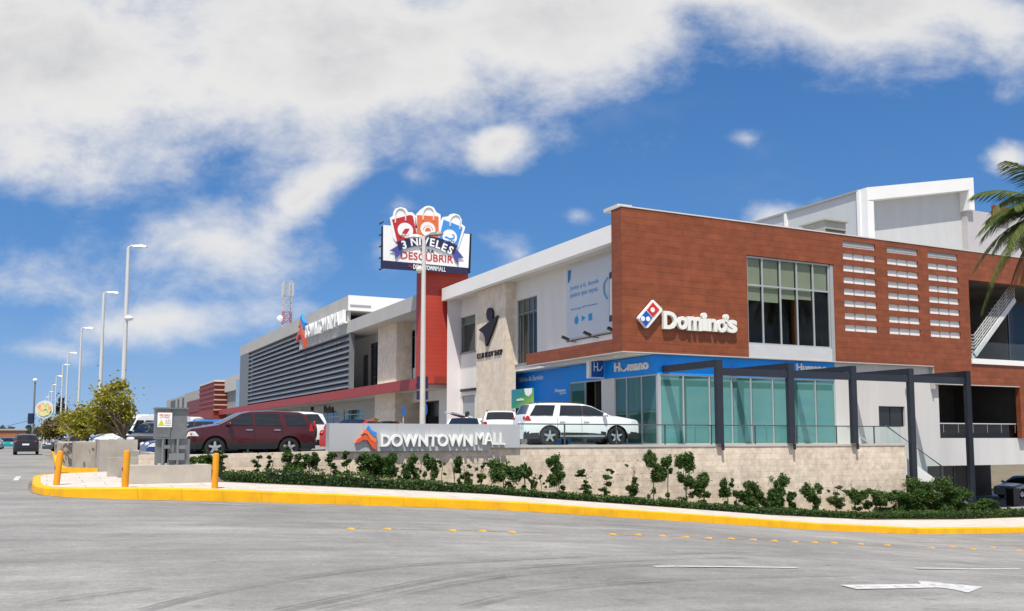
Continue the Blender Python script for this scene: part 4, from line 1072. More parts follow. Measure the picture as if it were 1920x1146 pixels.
for ch, l, t, r_, b, _o in word:
    p, q = onY(l / s_ + 1180, b / s_ + 540, yl), onY(r_ / s_ + 1180, t / s_ + 540, yl)
    vs0, _ = text_data(ch)
    if not vs0: continue
    text_on(mb, ch, (p.x, yl, p.z), (1, 0, 0), q.x - p.x, q.z - p.z, .16, .036)
for cx, cy, r_ in ((1125, 432, 48), (1462, 455, 48)):
    c = onY(cx / s_ + 1180, cy / s_ + 540, yl); rr = r_ / s_ / FPX * 43.5
    mb.prism(disc(c, (1, 0, 0), UPZ, rr, rr, 18), (0, -.16, 0))
c = onY(1462 / s_ + 1180, 490 / s_ + 540, yl); mb.prism([c + Vector((-.05, 0, .1)), c + Vector((.15, 0, .1)), c + Vector((-.02, 0, -.22)), c + Vector((-.10, 0, -.2))], (0, -.16, 0))
mb.build('lettering', M('warm_letter_white', (.80, .79, .74), .4, amt=0), pz)

# health office signs on the blue band
def word_on_x(name, s, l, t, r_, b, x, depth, mat, label, off=.0, parent=None, bold=0):
    p, q = onX(l, b, x), onX(r_, t, x)
    zlo = (p.z + onX(r_, b, x).z) / 2 if False else p.z
    mb = MB(); text_on(mb, s, (x, p.y, zlo), (0, -1, 0), p.y - q.y, onX(l, t, x).z - p.z, depth, off)
    if parent is not None: return mb.build(name, mat, parent)
    return tag(mb.build(name, mat), label, 'sign')
# heights measured at the left edge of each word
word_on_x('wall_lettering', 'H\u203fmano', 1153, 681, 1217, 701, xG - .004, .07, LWHT, 'raised white office name on the dark side of the blue band', .03) if False else None
mb = MB(); xx = xG - .004
def seg(s, l, r_, t, b, off=.03, depth=.07):
    p, q = onX(l, b, xx), onX(r_, b, xx); text_on(mb, s, (xx, p.y, p.z), (0, -1, 0), p.y - q.y, onX(l, t, xx).z - p.z, depth, off)
seg('H', 1153.5, 1164, 681, 698); seg('mano', 1178.5, 1217, 683.5, 696.5)
arc = [onX(1165 + 12.5 * k / 8, 689.5 + 6.0 * math.sin(math.pi * k / 8), xx) for k in range(9)]
mb.tube([p + Vector((-.05, 0, 0)) for p in arc], .05, 6)
tag(mb.build('office_sign', LWHT), 'raised white office name on the shaded side of the blue band', 'sign')
mb = MB(); xx = xG - .004; seg('Oficina de Servicio', 972.5, 1019, 707.5, 717, 0, .02); tag(mb.build('office_sign', LWHT), 'thin white service office lettering at the left end of the blue wall', 'sign')
mb = MB(); seg('Humano', 1041, 1061, 729.5, 736, .03, .02); seg('seguros', 1050, 1061, 736.5, 741, .0, .02); seg('Bienvenidos', 1036, 1060, 754, 758, 0, .02)
tag(mb.build('office_sign', LWHT), 'small white lettering on blue wall left of the office doorway', 'sign')
yy = yG - .004; mb = MB(); p, q = onY(1492, 696, yy), onY(1548, 684, yy)
text_on(mb, 'Humano', (p.x, yy, p.z), (1, 0, 0), q.x - p.x, q.z - p.z, .07, .03); tag(mb.build('office_sign', LWHT), 'white office name on the sunlit blue band behind the pergola beams', 'sign')
bl = thing('blade_sign', 'square blue blade sign with white letters jutting out above the office doorway', 'sign', tuple(onY(1120, 690, onX(1120, 690, xG).y)))
yB = onX(1133, 690, xG).y + .0
a, b = onY(1105, 709, yB), onY(1133.5, 675, yB)
mb = MB(); mb.box(a.x, xG - .004, yB, yB + .28, a.z, b.z); mb.build('box', LWHT, bl)
mb = MB(); mb.box(a.x + .12, xG - .03, yB - .012, yB - .002, a.z + .06, b.z - .06); mb.build('face', M('blade_blue', (.006, .10, .40), .4, amt=.03), bl)
mb = MB(); w = xG - a.x; text_on(mb, 'H', (a.x + .25, yB - .013, a.z + .35), (1, 0, 0), w * .28, (b.z - a.z) * .48, .02, 0)
arc = [Vector((a.x + w * (.52 + .34 * k / 10), yB - .02, a.z + .52 - .18 * math.sin(math.pi * k / 10) + .012 * k)) for k in range(11)]
mb.tube(arc, .028, 6); mb.build('lettering', LWHT, bl)

# billboard poster on the white wall
xP = xW - .02
pb = thing('wall_poster', 'pale wall poster with blue lines of text and three app icons above the canopy', 'poster', (xP, onX(1100, 560, xP).y, 8))
yl_, yr_ = onX(1064, 560, xP).y, yF - .3
zt_p, zb_p = onX(1064, 503, xP).z, onX(1068, 636, xP).z
mb = MB(); mb.box(xP - .04, xP, yr_, yl_, zb_p, zt_p); mb.build('sheet', M('poster_pale', (.60, .645, .70), .5, amt=.03, scale=.4), pb)
PBL = M('poster_blue', (.10, .36, .66), .5, amt=0); xx = xP - .042
mb = MB()
seg('Junto a ti, donde', 1069, 1123, 537, 548, 0, .012); mb.build('lettering', PBL, pb); mb = MB(); seg('quiera que vayas.', 1069, 1122, 550.5, 562, 0, .012)
mb.build('lettering', PBL, pb)
mb = MB(); seg('Descarga APP Humano', 1071, 1120, 579, 584, 0, .012); mb.build('caption', PBL, pb)
ICB = M('icon_blue', (.02, .33, .70), .5, amt=0)
def pp(pts): return [onX(p, q, xx) for p, q in pts]
c = onX(1081, 601, xx)
mb = MB(); mb.prism(disc(c, (0, -1, 0), UPZ, .20, .21, 16), (-.012, 0, 0)); mb.prism([c + Vector((0, -.02, .22)), c + Vector((0, -.14, .34)), c + Vector((0, -.06, .20))], (-.012, 0, 0)); mb.build('icon', ICB, pb)
mb = MB(); mb.prism(pp([(1091, 592), (1091, 603), (1098, 596)]), (-.012, 0, 0)); mb.build('icon', ICB, pb)
mb = MB(); mb.prism(pp([(1103.5, 589), (1110.5, 587), (1110.5, 600), (1103.5, 602)]), (-.012, 0, 0)); mb.build('icon', ICB, pb)
mb = MB(); mb.prism(pp([(1065, 508), (1071, 506), (1070, 522), (1067, 530), (1065, 531)]), (-.012, 0, 0)); mb.build('leaf_mark', M('mark_blue', (.015, .20, .50), .5, amt=0), pb)
ring_ = [onX(1142 - 10 * math.cos(R(a_)), 541 - 20 * math.sin(R(a_)), xx - .03) for a_ in range(-70, 75, 12)]
mb = MB(); mb.tube(ring_, .05, 6); mb.build('ring_mark', M('ring_blue', (.20, .45, .68), .5, amt=0), pb)
mb = MB(); mb.prism(pp([(1142.5, 512), (1149, 508), (1149, 602), (1142.5, 604)]), (-.014, 0, 0)); mb.cur = 1; mb.prism(pp([(1143.5, 524), (1149, 521), (1149, 590), (1143.5, 592)]), (-.02, 0, 0)); mb.build('phone_picture', [M('phone_dark', (.06, .06, .065), .4, amt=0), LWHT], pb)
zsh = onX(1120, 630, xP).z
for i, (px, py) in enumerate(((1060, 634.5), (1101, 626), (1146, 618))):
    p = onX(px, py, xW - .65)
    f = thing('floodlight', ['black floodlight at the lower left corner of the pale poster', 'black floodlight below the middle of the pale poster', 'black floodlight below the poster beside the wood fin'][i], 'floodlight', (xW, p.y, p.z - .1), 0, 'floodlights below the pale poster')
    mb = MB(); d_ = Vector((-.30, .10, .14)).normalized(); mb.beam(p - d_ * .2, p + d_ * .2, .26, .13); mb.build('lamp_head', BLK, f)
    mb = MB(); mb.tube([p, p + Vector((.25, 0, -.14)), (xW - .0, p.y, p.z - .16)], .022, 6); mb.build('arm', BLK, f)
a, b = onX(1062, 641, xW - .04), onX(1149, 624, xW - .04)
mb = MB(); mb.tube([a, b], .025, 6); tag(mb.build('cable_conduit', BLK), 'thin dark cable conduit along the bottom edge of the pale poster', 'conduit')

# fitness shop sign on the travertine pier
gym = thing('gym_sign', 'black figure emblem over black block lettering on the travertine pier', 'sign', (xC, onX(920, 620, xC).y, 6))
sc_, ox_, oy_ = 6.368, 840, 520
body = cr([(385, 632), (500, 545), (520, 525), (548, 500), (612, 458), (555, 630), (480, 825), (472, 815), (462, 720), (440, 665)], sc_, ox_, oy_)
mb = MB(); polyX(mb, body, xC - .004, .14); mb.build('figure', BLK, gym)
head = [(518 + 38 * math.cos(R(a_)), 445 + 80 * math.sin(R(a_))) for a_ in range(0, 360, 18)]
mb = MB(); polyX(mb, cr(head, sc_, ox_, oy_), xC - .004, .14); mb.build('figure_head', BLK, gym)
mb = MB(); xx = xC - .004
p, q = onX(895, 673.5, xx), onX(942.5, 664, xx); text_on(mb, 'CLUB BODY SHOP', (xx, p.y, p.z), (0, -1, 0), p.y - q.y, onX(895, 663.5, xx).z - p.z, .05, .004); mb.build('lettering', BLK, gym)
mb = MB(); a, b = onX(891, 727, xW - .1), onX(863, 735, xW - .1); mb.box(xW - .12, xW - .004, a.y, b.y, b.z, a.z); tag(mb.build('door_sign', BLK), 'black bar sign above the grey door of the white shop block', 'sign')
mb = MB(); a, b = onX(845.5, 771, xW - .05), onX(840, 782.5, xW - .05); mb.box(xW - .06, xW - .004, a.y, b.y, b.z, a.z); c2 = onX(843, 787, xW - .05); mb.box(xW - .06, xW - .004, a.y, b.y, c2.z - .12, c2.z + .08); tag(mb.build('wall_plaque', BLK), 'small black plaque on white wall beside the dark passage', 'sign')

# roof letters of the mall
rl = thing('roof_lettering', 'tall white mall letters with a red and blue star along the grey roof parapet', 'sign', (xM, 80, zg1))
xx = xM - .02
p, q = onX(577, 650, xx), onX(651.5, 610, xx); zbot = (onX(651, 606, xx).z + onX(580, 634, xx).z) / 2; ztop = (onX(651, 579, xx).z + onX(578, 612, xx).z) / 2
vs0 = MB(); text_on(vs0, 'DOWNTOWN', (xx, p.y, zbot), (0, -1, 0), (p.y - q.y) * .66, ztop - zbot, .30, .02); vs0.build('lettering', LWHT, rl)
vs0 = MB(); text_on(vs0, 'MALL', (xx, p.y - (p.y - q.y) * .69, zbot), (0, -1, 0), (p.y - q.y) * .31, ztop - zbot, .30, 0); vs0.build('lettering', LWHT, rl)
yc_ = onX(567, 625, xx).y; zc_ = onX(567, 622, xx).z; W_, H_ = 3.6, 3.4
for k, (pts, m_) in enumerate(star):
    mb = MB(); mb.prism([(xx, yc_ - (x - 545) / 175 * W_, zc_ - (y - 265) / 200 * H_) for x, y in pts], (-.22 - .02 * k, 0, 0)); mb.build('logo', m_, rl)

# billboard on the pylon
yb = yR - .5
bb = thing('rooftop_billboard', 'billboard with three shopping bags, blue ribbon and Spanish lettering on the red tower', 'billboard', tuple(onY(800, 515, yb)))
s8, o8x, o8y = 8.184, 700, 380
def b8(pts): return cr(pts, s8, o8x, o8y)
mb = MB(); polyY(mb, b8([(150, 345), (1475, 485), (1452, 1005), (148, 888)]), yb, .06); mb.build('board', WHITE2, bb)
mb = MB(); polyY(mb, b8([(148, 893), (1452, 1010), (1443, 1105), (120, 1012)]), yb, .10); mb.build('base_band', NAVY, bb)
mb = MB(); polyY(mb, b8([(122, 375), (1462, 500), (1443, 1100), (112, 1008)]), yb + .62, .5)
p, q = onY(730, 420, yb + .4), onY(715, 505, yb + .4)
for k in range(5): zz = q.z + (p.z - q.z) * k / 4; mb.tube([(q.x - .05, yb + .02, zz), (q.x - .05, yb + .7, zz)], .05, 6)
mb.build('back_frame', BLK, bb)
bags_w = [[(262, 300), (248, 240), (300, 200), (305, 150), (340, 95), (420, 72), (495, 95), (530, 150), (590, 150), (640, 195), (680, 500), (500, 560), (340, 600), (300, 540)],
          [(640, 230), (665, 170), (720, 110), (790, 62), (850, 50), (920, 75), (965, 150), (1025, 185), (1030, 230), (1010, 540), (640, 540)],
          [(1025, 300), (1060, 225), (1140, 215), (1180, 180), (1240, 170), (1310, 195), (1350, 260), (1350, 330), (1405, 375), (1390, 430), (1300, 690), (1220, 700), (1000, 560)]]
BAGC = [M('bag_red', (.48, .030, .035), .5, amt=.1), M('bag_orange', (.72, .16, .055), .5, amt=.08), M('bag_blue', (.06, .27, .66), .5, amt=.1)]
bags = [[(285, 262), (560, 190), (605, 205), (668, 490), (520, 560), (365, 600)], [(672, 192), (985, 212), (1000, 225), (1000, 540), (668, 540)], [(1078, 262), (1365, 375), (1365, 400), (1285, 690), (1190, 690), (1005, 560)]]
hands = [((418, 190), 80, 100, -12), ((845, 165), 80, 90, 3), ((1255, 285), 78, 92, 18)]
circ = [((492, 425), 118), ((838, 410), 116), ((1172, 525), 116)]
for i in range(3):
    mb = MB(); polyY(mb, b8(bags_w[i]), yb - .065, .06); bgo = mb.build('bag_cutout', LWHT, bb)
    mb = MB(); polyY(mb, b8(bags[i]), yb - .127, .02); mb.build('bag', BAGC[i], bgo)
    (hx, hy), rx_, ry_, tl = hands[i]
    P = [onY(*b8([(hx + (rx_ * math.cos(R(t)) * math.cos(R(tl)) - ry_ * (math.sin(R(t)) if t <= 180 else 0) * -math.sin(R(tl)) * 1), hy - (-rx_ * math.cos(R(t)) * -math.sin(R(tl)) * -1 + ry_ * math.sin(R(t)) * math.cos(R(tl))))])[0], yb - .15) for t in range(0, 181, 12)]
    P = [P[0] + Vector((0, 0, -.45))] + P + [P[-1] + Vector((0, 0, -.45))]
    mb = MB(); mb.tube(P, .045, 6); mb.build('bag_handle', M('handle_cream', (.72, .66, .60), .5, amt=0), bgo)
    (cx, cy), r_ = circ[i]
    c = onY(*b8([(cx, cy)])[0], yb - .148); rr = r_ / s8 / FPX * c.y / (math.cos(TH) + .05)
    mb = MB(); mb.prism(disc(c, (1, 0, 0), UPZ, rr * 1.08, rr, 28), (0, -.012, 0)); mb.build('bag_emblem', LWHT, bgo)
em = [([[(440, 470), (480, 405), (510, 400), (555, 398), (545, 425), (510, 480), (470, 480)]], BAGC[0]), ([[(792, 438), (798, 408), (818, 388), (838, 383), (860, 390), (876, 412), (882, 438)]], BAGC[1]),
      ([[(1085, 530), (1120, 515), (1160, 540), (1210, 545), (1235, 520), (1220, 495), (1200, 500), (1205, 488), (1230, 485), (1250, 510), (1245, 555), (1190, 575), (1130, 550)]], BAGC[2])]
for polys, m_ in em:
    mb = MB()
    for q in polys: polyY(mb, b8(q), yb - .162, .012)
    mb.build('emblem_picture', m_, bb)
for m_, base in ((BAGC[0], (400, 505, 590)), (BAGC[2], (1090, 590, 1240))):
    mb = MB()
    mb.tube([onY(*b8([(base[0] + (base[2] - base[0]) * k / 12, base[1] + 14 * math.sin(k * 1.9))])[0], yb - .165) for k in range(13)], .035, 5); mb.build('wave_line', m_, bb)
mb = MB()
for k in range(7):
    a_ = R(15 + 25 * k); c = onY(*b8([(838 + 72 * math.cos(a_), 425 - 72 * math.sin(a_))])[0], yb - .162); mb.prism(disc(c, (1, 0, 0), UPZ, .035, .05, 8), (0, -.01, 0))
mb.build('sun_ray', BAGC[1], bb)
RIB = M('ribbon_navy', (.022, .020, .085), .5, amt=.05); RIB2 = M('ribbon_blue', (.07, .075, .30), .5, amt=.08)
mb = MB(); polyY(mb, b8([(248, 738), (405, 640), (445, 760), (330, 868), (338, 755)]), yb - .13, .03); mb.build('ribbon_tail', RIB2, bb); mb = MB(); polyY(mb, b8([(1235, 700), (1290, 730), (1385, 850), (1300, 850), (1308, 958), (1235, 860)]), yb - .13, .03); mb.build('ribbon_tail', RIB2, bb)
up_ = [(360, 605), (520, 548), (640, 522), (780, 508), (920, 525), (1060, 560), (1180, 605), (1290, 660)]
lo_ = [(1235, 800), (1110, 740), (960, 690), (800, 660), (640, 668), (500, 700), (390, 740)]
mb = MB(); polyY(mb, b8(up_ + lo_), yb - .150, .015); mb.build('ribbon', RIB, bb)
def arc_word(mb, s, pix, h, tilt, off):
    for ch, (px, py), w, tl in zip(s, pix, [None] * len(s), tilt):
        vs, fs = text_data(ch, off)
        c = onY(*b8([(px, py)])[0], yb - .166); k = h
        a_ = R(tl); up = Vector((math.sin(a_), 0, math.cos(a_))); rt = Vector((math.cos(a_), 0, -math.sin(a_)))
        x0 = min(v[0] for v in vs); x1 = max(v[0] for v in vs)
        mb.add([c + rt * ((v[0] - (x0 + x1) / 2) * k) + up * ((v[1] - .35) * k) + Vector((0, -1, 0)) * ((v[2] + .5) * .02) for v in vs], fs)
mb = MB(); kz = onY(760, 440, yb).y
hgt = 118 / s8 / FPX * 62 / .7
arc_word(mb, '3NIVELES', [(470, 645), (628, 600), (714, 592), (800, 592), (905, 612), (1000, 645), (1090, 688), (1185, 728)], hgt, [-16, -8, -3, 0, 6, 13, 20, 25], .028); mb.build('lettering', LWHT, bb)
mb = MB(); p, q = onY(*b8([(725, 757)])[0], yb - .07), onY(*b8([(935, 757)])[0], yb - .07)
a_ = Vector((1, 0, -.02)).normalized()
text_on(mb, 'PARA', (p.x, yb - .065, p.z), a_, q.x - p.x, (onY(*b8([(725, 706)])[0], yb).z - p.z), .02, .012, up=(0.02, 0, 1)); mb.build('lettering', NAVY, bb)
mb = MB(); p, q = onY(*b8([(420, 858)])[0], yb - .065), onY(*b8([(1222, 930)])[0], yb - .065)
dirv = Vector((q.x - p.x, 0, q.z - p.z)); 
text_on(mb, 'DESCUBRIR', (p.x, yb - .065, p.z), dirv, dirv.length, onY(*b8([(420, 748)])[0], yb).z - p.z, .02, .006); mb.build('lettering', M('slogan_red', (.50, .03, .03), .5, amt=0), bb)
mb = MB(); p, q = onY(*b8([(612, 1020)])[0], yb - .11), onY(*b8([(960, 1048)])[0], yb - .11)
text_on(mb, 'DOWNTOWN', (p.x, yb - .104, p.z), (q.x - p.x, 0, q.z - p.z), q.x - p.x, .32, .02, .03)
p, q = onY(*b8([(968, 1050)])[0], yb - .11), onY(*b8([(1110, 1062)])[0], yb - .11); text_on(mb, 'MALL', (p.x, yb - .104, p.z), (q.x - p.x, 0, q.z - p.z), q.x - p.x, .32, .02, 0); mb.build('small_lettering', LWHT, bb)
for pts, m_ in star[:2]:
    mb = MB(); polyY(mb, [((x - 545) / 175 * 9 + 768, (y - 265) / 200 * 8 + 499) for x, y in pts], yb - .104, .02); mb.build('logo', M('dim_red', (.32, .03, .08), .5, amt=0), bb)

# ------------------------------------------------------------------ antenna tower
D = 190.0; base = atD(537, 640, D); tw = thing('antenna_tower', 'red and white lattice antenna mast rising behind the long roof', 'mast', (base.x, base.y, 5))
zt_ = atD(537, 532, D).z; wd = .78
mb = MB(); zz = 5.0; k = 0; RW = [M('mast_white', (.48, .49, .53), .5, amt=.05), M('mast_red', (.45, .12, .12), .5, amt=.05)]
cs = [(-1, -1), (1, -1), (1, 1), (-1, 1)]
while zz < zt_ - .6:
    mb.cur = 1 if (k // 3) % 2 == 1 and zz < zt_ - 6 else 0; z2 = zz + 1.3
    for i in range(4):
        (a, b), (c, d) = cs[i], cs[(i + 1) % 4]
        mb.tube([(base.x + a * wd, base.y + b * wd, zz), (base.x + a * wd, base.y + b * wd, z2)], .09, 5)
        mb.tube([(base.x + a * wd, base.y + b * wd, zz), (base.x + c * wd, base.y + d * wd, z2)], .05, 4); mb.tube([(base.x + a * wd, base.y + b * wd, z2), (base.x + c * wd, base.y + d * wd, zz)], .05, 4)
        mb.tube([(base.x + a * wd, base.y + b * wd, z2), (base.x + c * wd, base.y + d * wd, z2)], .05, 4)
    zz = z2; k += 1
mb.build('lattice', RW, tw)
for a, b in ((-.95, -.9), (.95, -.9), (0.1, -1.05), (.95, .95), (-.95, .95)):
    mb = MB(); mb.box(base.x + a - .13, base.x + a + .13, base.y + b - .1, base.y + b + .1, zt_ - 2.6, zt_ + .1); mb.build('panel_antenna', M('antenna_grey', (.50, .50, .50), .6, amt=0), tw)
c = atD(526, 598, D); mb = MB(); mb.lathe([(.01, -.3), (.6, -.2), (.75, .1), (.7, .14), (.01, .0)], 14, 'y', tuple(c)); mb.build('dish', LWHT, tw)

# ------------------------------------------------------------------ street lamps, bollards, cabinet, low walls
LAMPW = M('lamp_paint', (.66, .66, .64), .45, .2, amt=.05, scale=2)
LENS = M('lamp_lens', (.55, .56, .56), .3, amt=0)
def lamp_post(label, top, D, base_z, r, arm, group='street lamps along the avenue', cat='street lamp', extra=None):
    tp = atD(top[0], top[1], D); t = thing('street_lamp', label, cat, (tp.x, tp.y, base_z), 0, group)
    mb = MB(); mb.tube([(tp.x, tp.y, base_z), (tp.x, tp.y, tp.z)], r, 10, r * .62); mb.build('pole', LAMPW, t)
    mb = MB(); mb.box(tp.x - r * 2.2, tp.x + r * 2.2, tp.y - r * 2.2, tp.y + r * 2.2, base_z, base_z + .05); mb.build('base_plate', LAMPW, t)
    L_ = arm / FPX * D; d = _r
    P = [Vector((tp.x, tp.y, tp.z)) + d * (L_ * s) + Vector((0, 0, h)) for s, h in ((-.02, 0), (.15, .10), (.45, .12))]
    mb = MB(); mb.tube(P, .06, 8)
    c = Vector((tp.x, tp.y, tp.z)); w = Vector((-d.y, d.x, 0))
    top_ = []; 
    for s, hw, z in ((.22, .08, .06), (.34, .17, .14), (.7, .20, .16), (.95, .13, .10), (1.0, .04, .06)):
        top_.append((c + d * (L_ * s), hw, z))
    vs = []; 
    for q, hw, z in top_:
        vs += [q - w * hw + Vector((0, 0, .02)), q - w * hw * .6 + Vector((0, 0, z)), q + w * hw * .6 + Vector((0, 0, z)), q + w * hw + Vector((0, 0, .02))]
    fs = []
    for i in range(4):
        o = i * 4
        for k in range(3): fs.append((o + k, o + k + 1, o + 5 + k, o + 4 + k))
        fs.append((o + 3, o, o + 4, o + 7))
    mb.add(vs, fs + [(0, 1, 2, 3), (16, 17, 18, 19)]); mb.build('lamp_head', LAMPW, t)
    if extra: extra(t, tp)
    return t
def cam_box(t, tp):
    c = atD(238, 597, 49); mb = MB(); mb.tube([(tp.x, tp.y, c.z), c], .05, 6); mb.ball(c + _r * .1, .22, .22, .14); mb.build('camera_dome', LWHT, t)
names = ['nearest and tallest street lamp, with a small dome on its pole', 'second street lamp from the camera, rising left of the nearest one', 'third street lamp from the camera along the avenue', 'fourth street lamp from the camera along the avenue',
         'fifth street lamp from the camera along the avenue', 'sixth street lamp from the camera along the avenue', 'seventh street lamp from the camera along the avenue', 'eighth street lamp from the camera, right of the round sign top', 'ninth street lamp from the camera, low above the round sign', 'farthest small street lamp just above the round sign']
lp = [(241, 465, 49, 36), (195, 551, 65, 29), (153, 617, 86, 23), (128, 663, 109, 17), (118, 685, 127, 13), (106, 706, 148, 11), (98, 722, 172, 9), (92, 735, 198, 8), (86, 745, 225, 7), (80, 753, 255, 6)]
for i, (px, py, D, arm) in enumerate(lp):
    p = atD(px, py, D); lamp_post(names[i], (px, py), D, hp(p.x) if p.x > 1 else 0.0, .145 if i < 2 else .13, arm, extra=cam_box if i == 0 else None)
# twin-headed lamp in the car park with two panels and floodlight
D = 45.0; tp = atD(795, 443, D); zb = hp(tp.x)
t = thing('car_park_lamp', 'tall cream lamp post with double head before the red tower', 'street lamp', (tp.x, tp.y, zb))
mb = MB(); mb.tube([(tp.x, tp.y, zb), (tp.x, tp.y, tp.z)], .145, 12, .10); mb.build('pole', M('cream_pole', (.66, .62, .56), .45, .15, amt=.05), t)
for s, m_, L_ in ((1, M('dark_lamp_head', (.20, .20, .18), .5), .62), (-1, LAMPW, .50)):
    dv = (_r * s * .9 + _f * (-.3 if s > 0 else .5)).normalized(); w = Vector((-dv.y, dv.x, 0)); c = Vector(tp)
    mb = MB(); mb.tube([c - Vector((0, 0, .25)), c + dv * .15 + Vector((0, 0, -.02)), c + dv * .4 + Vector((0, 0, .06))], .07, 8)
    vs = []
    for q, hw, z in ((.25, .08, .06), (.4, .17, .13), (.75, .19, .16), (1.0, .06, .12)):
        o = c + dv * q * 1.0; vs += [o - w * hw + Vector((0, 0, .0)), o - w * hw * .6 + Vector((0, 0, z)), o + w * hw * .6 + Vector((0, 0, z)), o + w * hw]
    fs = []
    for i in range(3):
        o = i * 4; fs += [(o + k, o + k + 1, o + 5 + k, o + 4 + k) for k in range(3)] + [(o + 3, o, o + 4, o + 7)]
    mb.add(vs, fs + [(0, 1, 2, 3), (12, 13, 14, 15)]); mb.build('lamp_head', m_, t)
c = atD(786, 506, D); mb = MB(); mb.ball(c, .17, .15, .18); mb.tube([c, (tp.x, tp.y, c.z + .1)], .04, 6); mb.build('floodlight', M('cream_fitting', (.62, .60, .52), .5), t)
for ya_, yb_ in ((705, 728), (733, 749)):
    a, b = atD(780, yb_, D - .2), atD(801, ya_, D - .2); c = (a + b) / 2
    mb = MB(); h = (b.z - a.z) / 2; mb.prism([c - _r * .28 - _z * h, c + _r * .28 - _z * h, c + _r * .28 + _z * h, c - _r * .28 + _z * h], _f * .06 * -1 + Vector((0, 0, 0)))
    for i in range(len(mb.v)): p = Vector(mb.v[i]) + _f * .42; mb.v[i] = tuple(p)
    mb.build('banner_panel', NAVY, t)
for k, (px, py, D, lab) in enumerate(((757, 771, 58, 'small round blue parking sign beside the travertine pier'), (797.5, 768, 47, 'narrow blue parking sign right behind the cream lamp post'))):
    c = atD(px, py, D); t = thing('parking_sign', lab, 'sign', (c.x, c.y, hp(c.x)))
    mb = MB(); mb.tube([(c.x, c.y + .06, hp(c.x)), (c.x, c.y + .06, c.z)], .035, 6); mb.build('post', GALV, t)
    mb = MB(); mb.prism(disc(c, _r, UPZ, .11 if k else .14, .34, 20), -_f * .02); mb.build('disc', M('sign_blue', (.03, .10, .30), .5, amt=.1), t)

# bollards
mb = MB(); mb.lathe([(.001, 0), (.085, 0), (.085, .9), (.078, .93), (.05, .945), (.001, .95)], 18); 
bol = thing('bollard', 'leaning', 'bollard', (0, 0, 0), 0, 'yellow steel bollards along the corner kerb'); lobj('post', mb, M('bollard_yellow', (.72, .30, .010), .5, amt=.07, scale=4), bol, 40)
mb = MB(); mb.box(-.1, -.08, -.04, .04, .42, .5); lobj('eyelet', mb, DRED, bol)
for i, (x, y, lab) in enumerate(((.24, 29.1, 'slightly leaning yellow bollard nearest the avenue at the kerb nose'), (1.83, 26.42, 'yellow bollard in front of the concrete pad, middle of three'), (4.08, 26.42, 'yellow bollard in front of the dark dense shrub'))):
    o = bol if i == 0 else dup(bol); o['label'] = lab
    o.location = (x, y, walkz(x, y)); o.rotation_euler = (0, R(4.5 if i == 0 else 1.0), 0)

# electrical cabinet on its pad
pad = MB(); pad.box(1.95, 4.3, 28.5, 29.7, -.1, .70); o = pad.build('concrete_pad', CONC); tag(o, 'low raw concrete pad carrying the grey cabinet', 'plinth')
cb = thing('electrical_cabinet', 'grey galvanised electrical cabinet with white warning sign on a concrete pad', 'cabinet', (3.2, 29, .7))
CABG = M('cabinet_grey', (.20, .21, .208), .38, .45, amt=.26, scale=3.0)
yC = 28.75
a = onY(291, 823, yC); b = onY(352, 768, yC)
mb = MB(); w2 = (b.x - a.x) * .47
mb.box(a.x, a.x + w2, yC, yC + .55, a.z, b.z); mb.box(a.x + w2 + .012, b.x, yC + .03, yC + .55, a.z, b.z); mb.box(a.x - .03, b.x + .03, yC - .05, yC + .6, b.z + .004, b.z + .05); mb.box(a.x + .02, a.x + w2 - .03, yC - .012, yC, a.z + .05, a.z + .16)
mb.build('upper_case', CABG, cb)
zq = .70; LG = M('conduit_grey', (.23, .245, .25), .4, .4, amt=.1)
mb = MB()
for k, (px, w) in enumerate(((302, .16), (317, .12), (341, .20))):
    p = onY(px, 850, yC + .25); mb.box(p.x - w, p.x + w, yC + .1, yC + .42, zq, a.z - .004)
mb.build('pedestal', CABG, cb)
mb = MB(); p, q = onY(316, 863, yC + .02), onY(346, 850, yC + .02); mb.box(p.x, q.x, yC - .0, yC + .09, p.z, q.z)
for px, py in ((313, 838), (341, 839)):
    c = onY(px, py, yC + .02); mb.box(c.x - .09, c.x + .09, yC - .02, yC + .09, c.z - .05, c.z + .05)
mb.build('junction_box', LG, cb)
mb = MB()
for px in (300, 311, 329, 344):
    p = onY(px, 872, yC + .2); mb.lathe([(.15, 0), (.13, .05), (.001, .07)], 12, 'z', (p.x, yC + .2, zq))
for px in (305, 333): p = onY(px, 850, yC + .05); mb.tube([(p.x, yC + .04, zq), (p.x, yC + .04, a.z)], .04, 8)
mb.build('conduit', LG, cb)
p, q = onY(295, 801, yC - .01), onY(323, 774, yC - .01)
ws = MB(); ws.box(p.x, q.x, yC - .012, yC - .002, p.z, q.z); so = ws.build('warning_sign', LWHT, cb)
mb = MB(); hh = q.z - p.z; text_on(mb, 'PELIGRO', (p.x + .05, yC - .013, q.z - hh * .24), (1, 0, 0), (q.x - p.x) - .1, hh * .13, .003, .01); text_on(mb, 'ALTA TENSION', (p.x + .06, yC - .013, q.z - hh * .38), (1, 0, 0), (q.x - p.x) - .12, hh * .10, .003, .0); mb.build('warning_lettering', PRED, so)
c = Vector((p.x + (q.x - p.x) * .26, yC - .013, p.z + hh * .3)); mb = MB(); mb.prism([c + Vector((-.09, 0, -.08)), c + Vector((.09, 0, -.08)), c + Vector((0, 0, .1))], (0, -.003, 0)); mb.build('warning_triangle', M('warn_yellow', (.55, .55, .04), .5, amt=0), so)
mb = MB()
for k in range(4): text_on(mb, ('no abrir', 'llamar al', 'personal', 'emergencia')[k], (p.x + (q.x - p.x) * .54, yC - .013, p.z + hh * (.46 - .125 * k)), (1, 0, 0), (q.x - p.x) * .38, hh * .07, .003, 0)
mb.build('small_print', BLK, so)

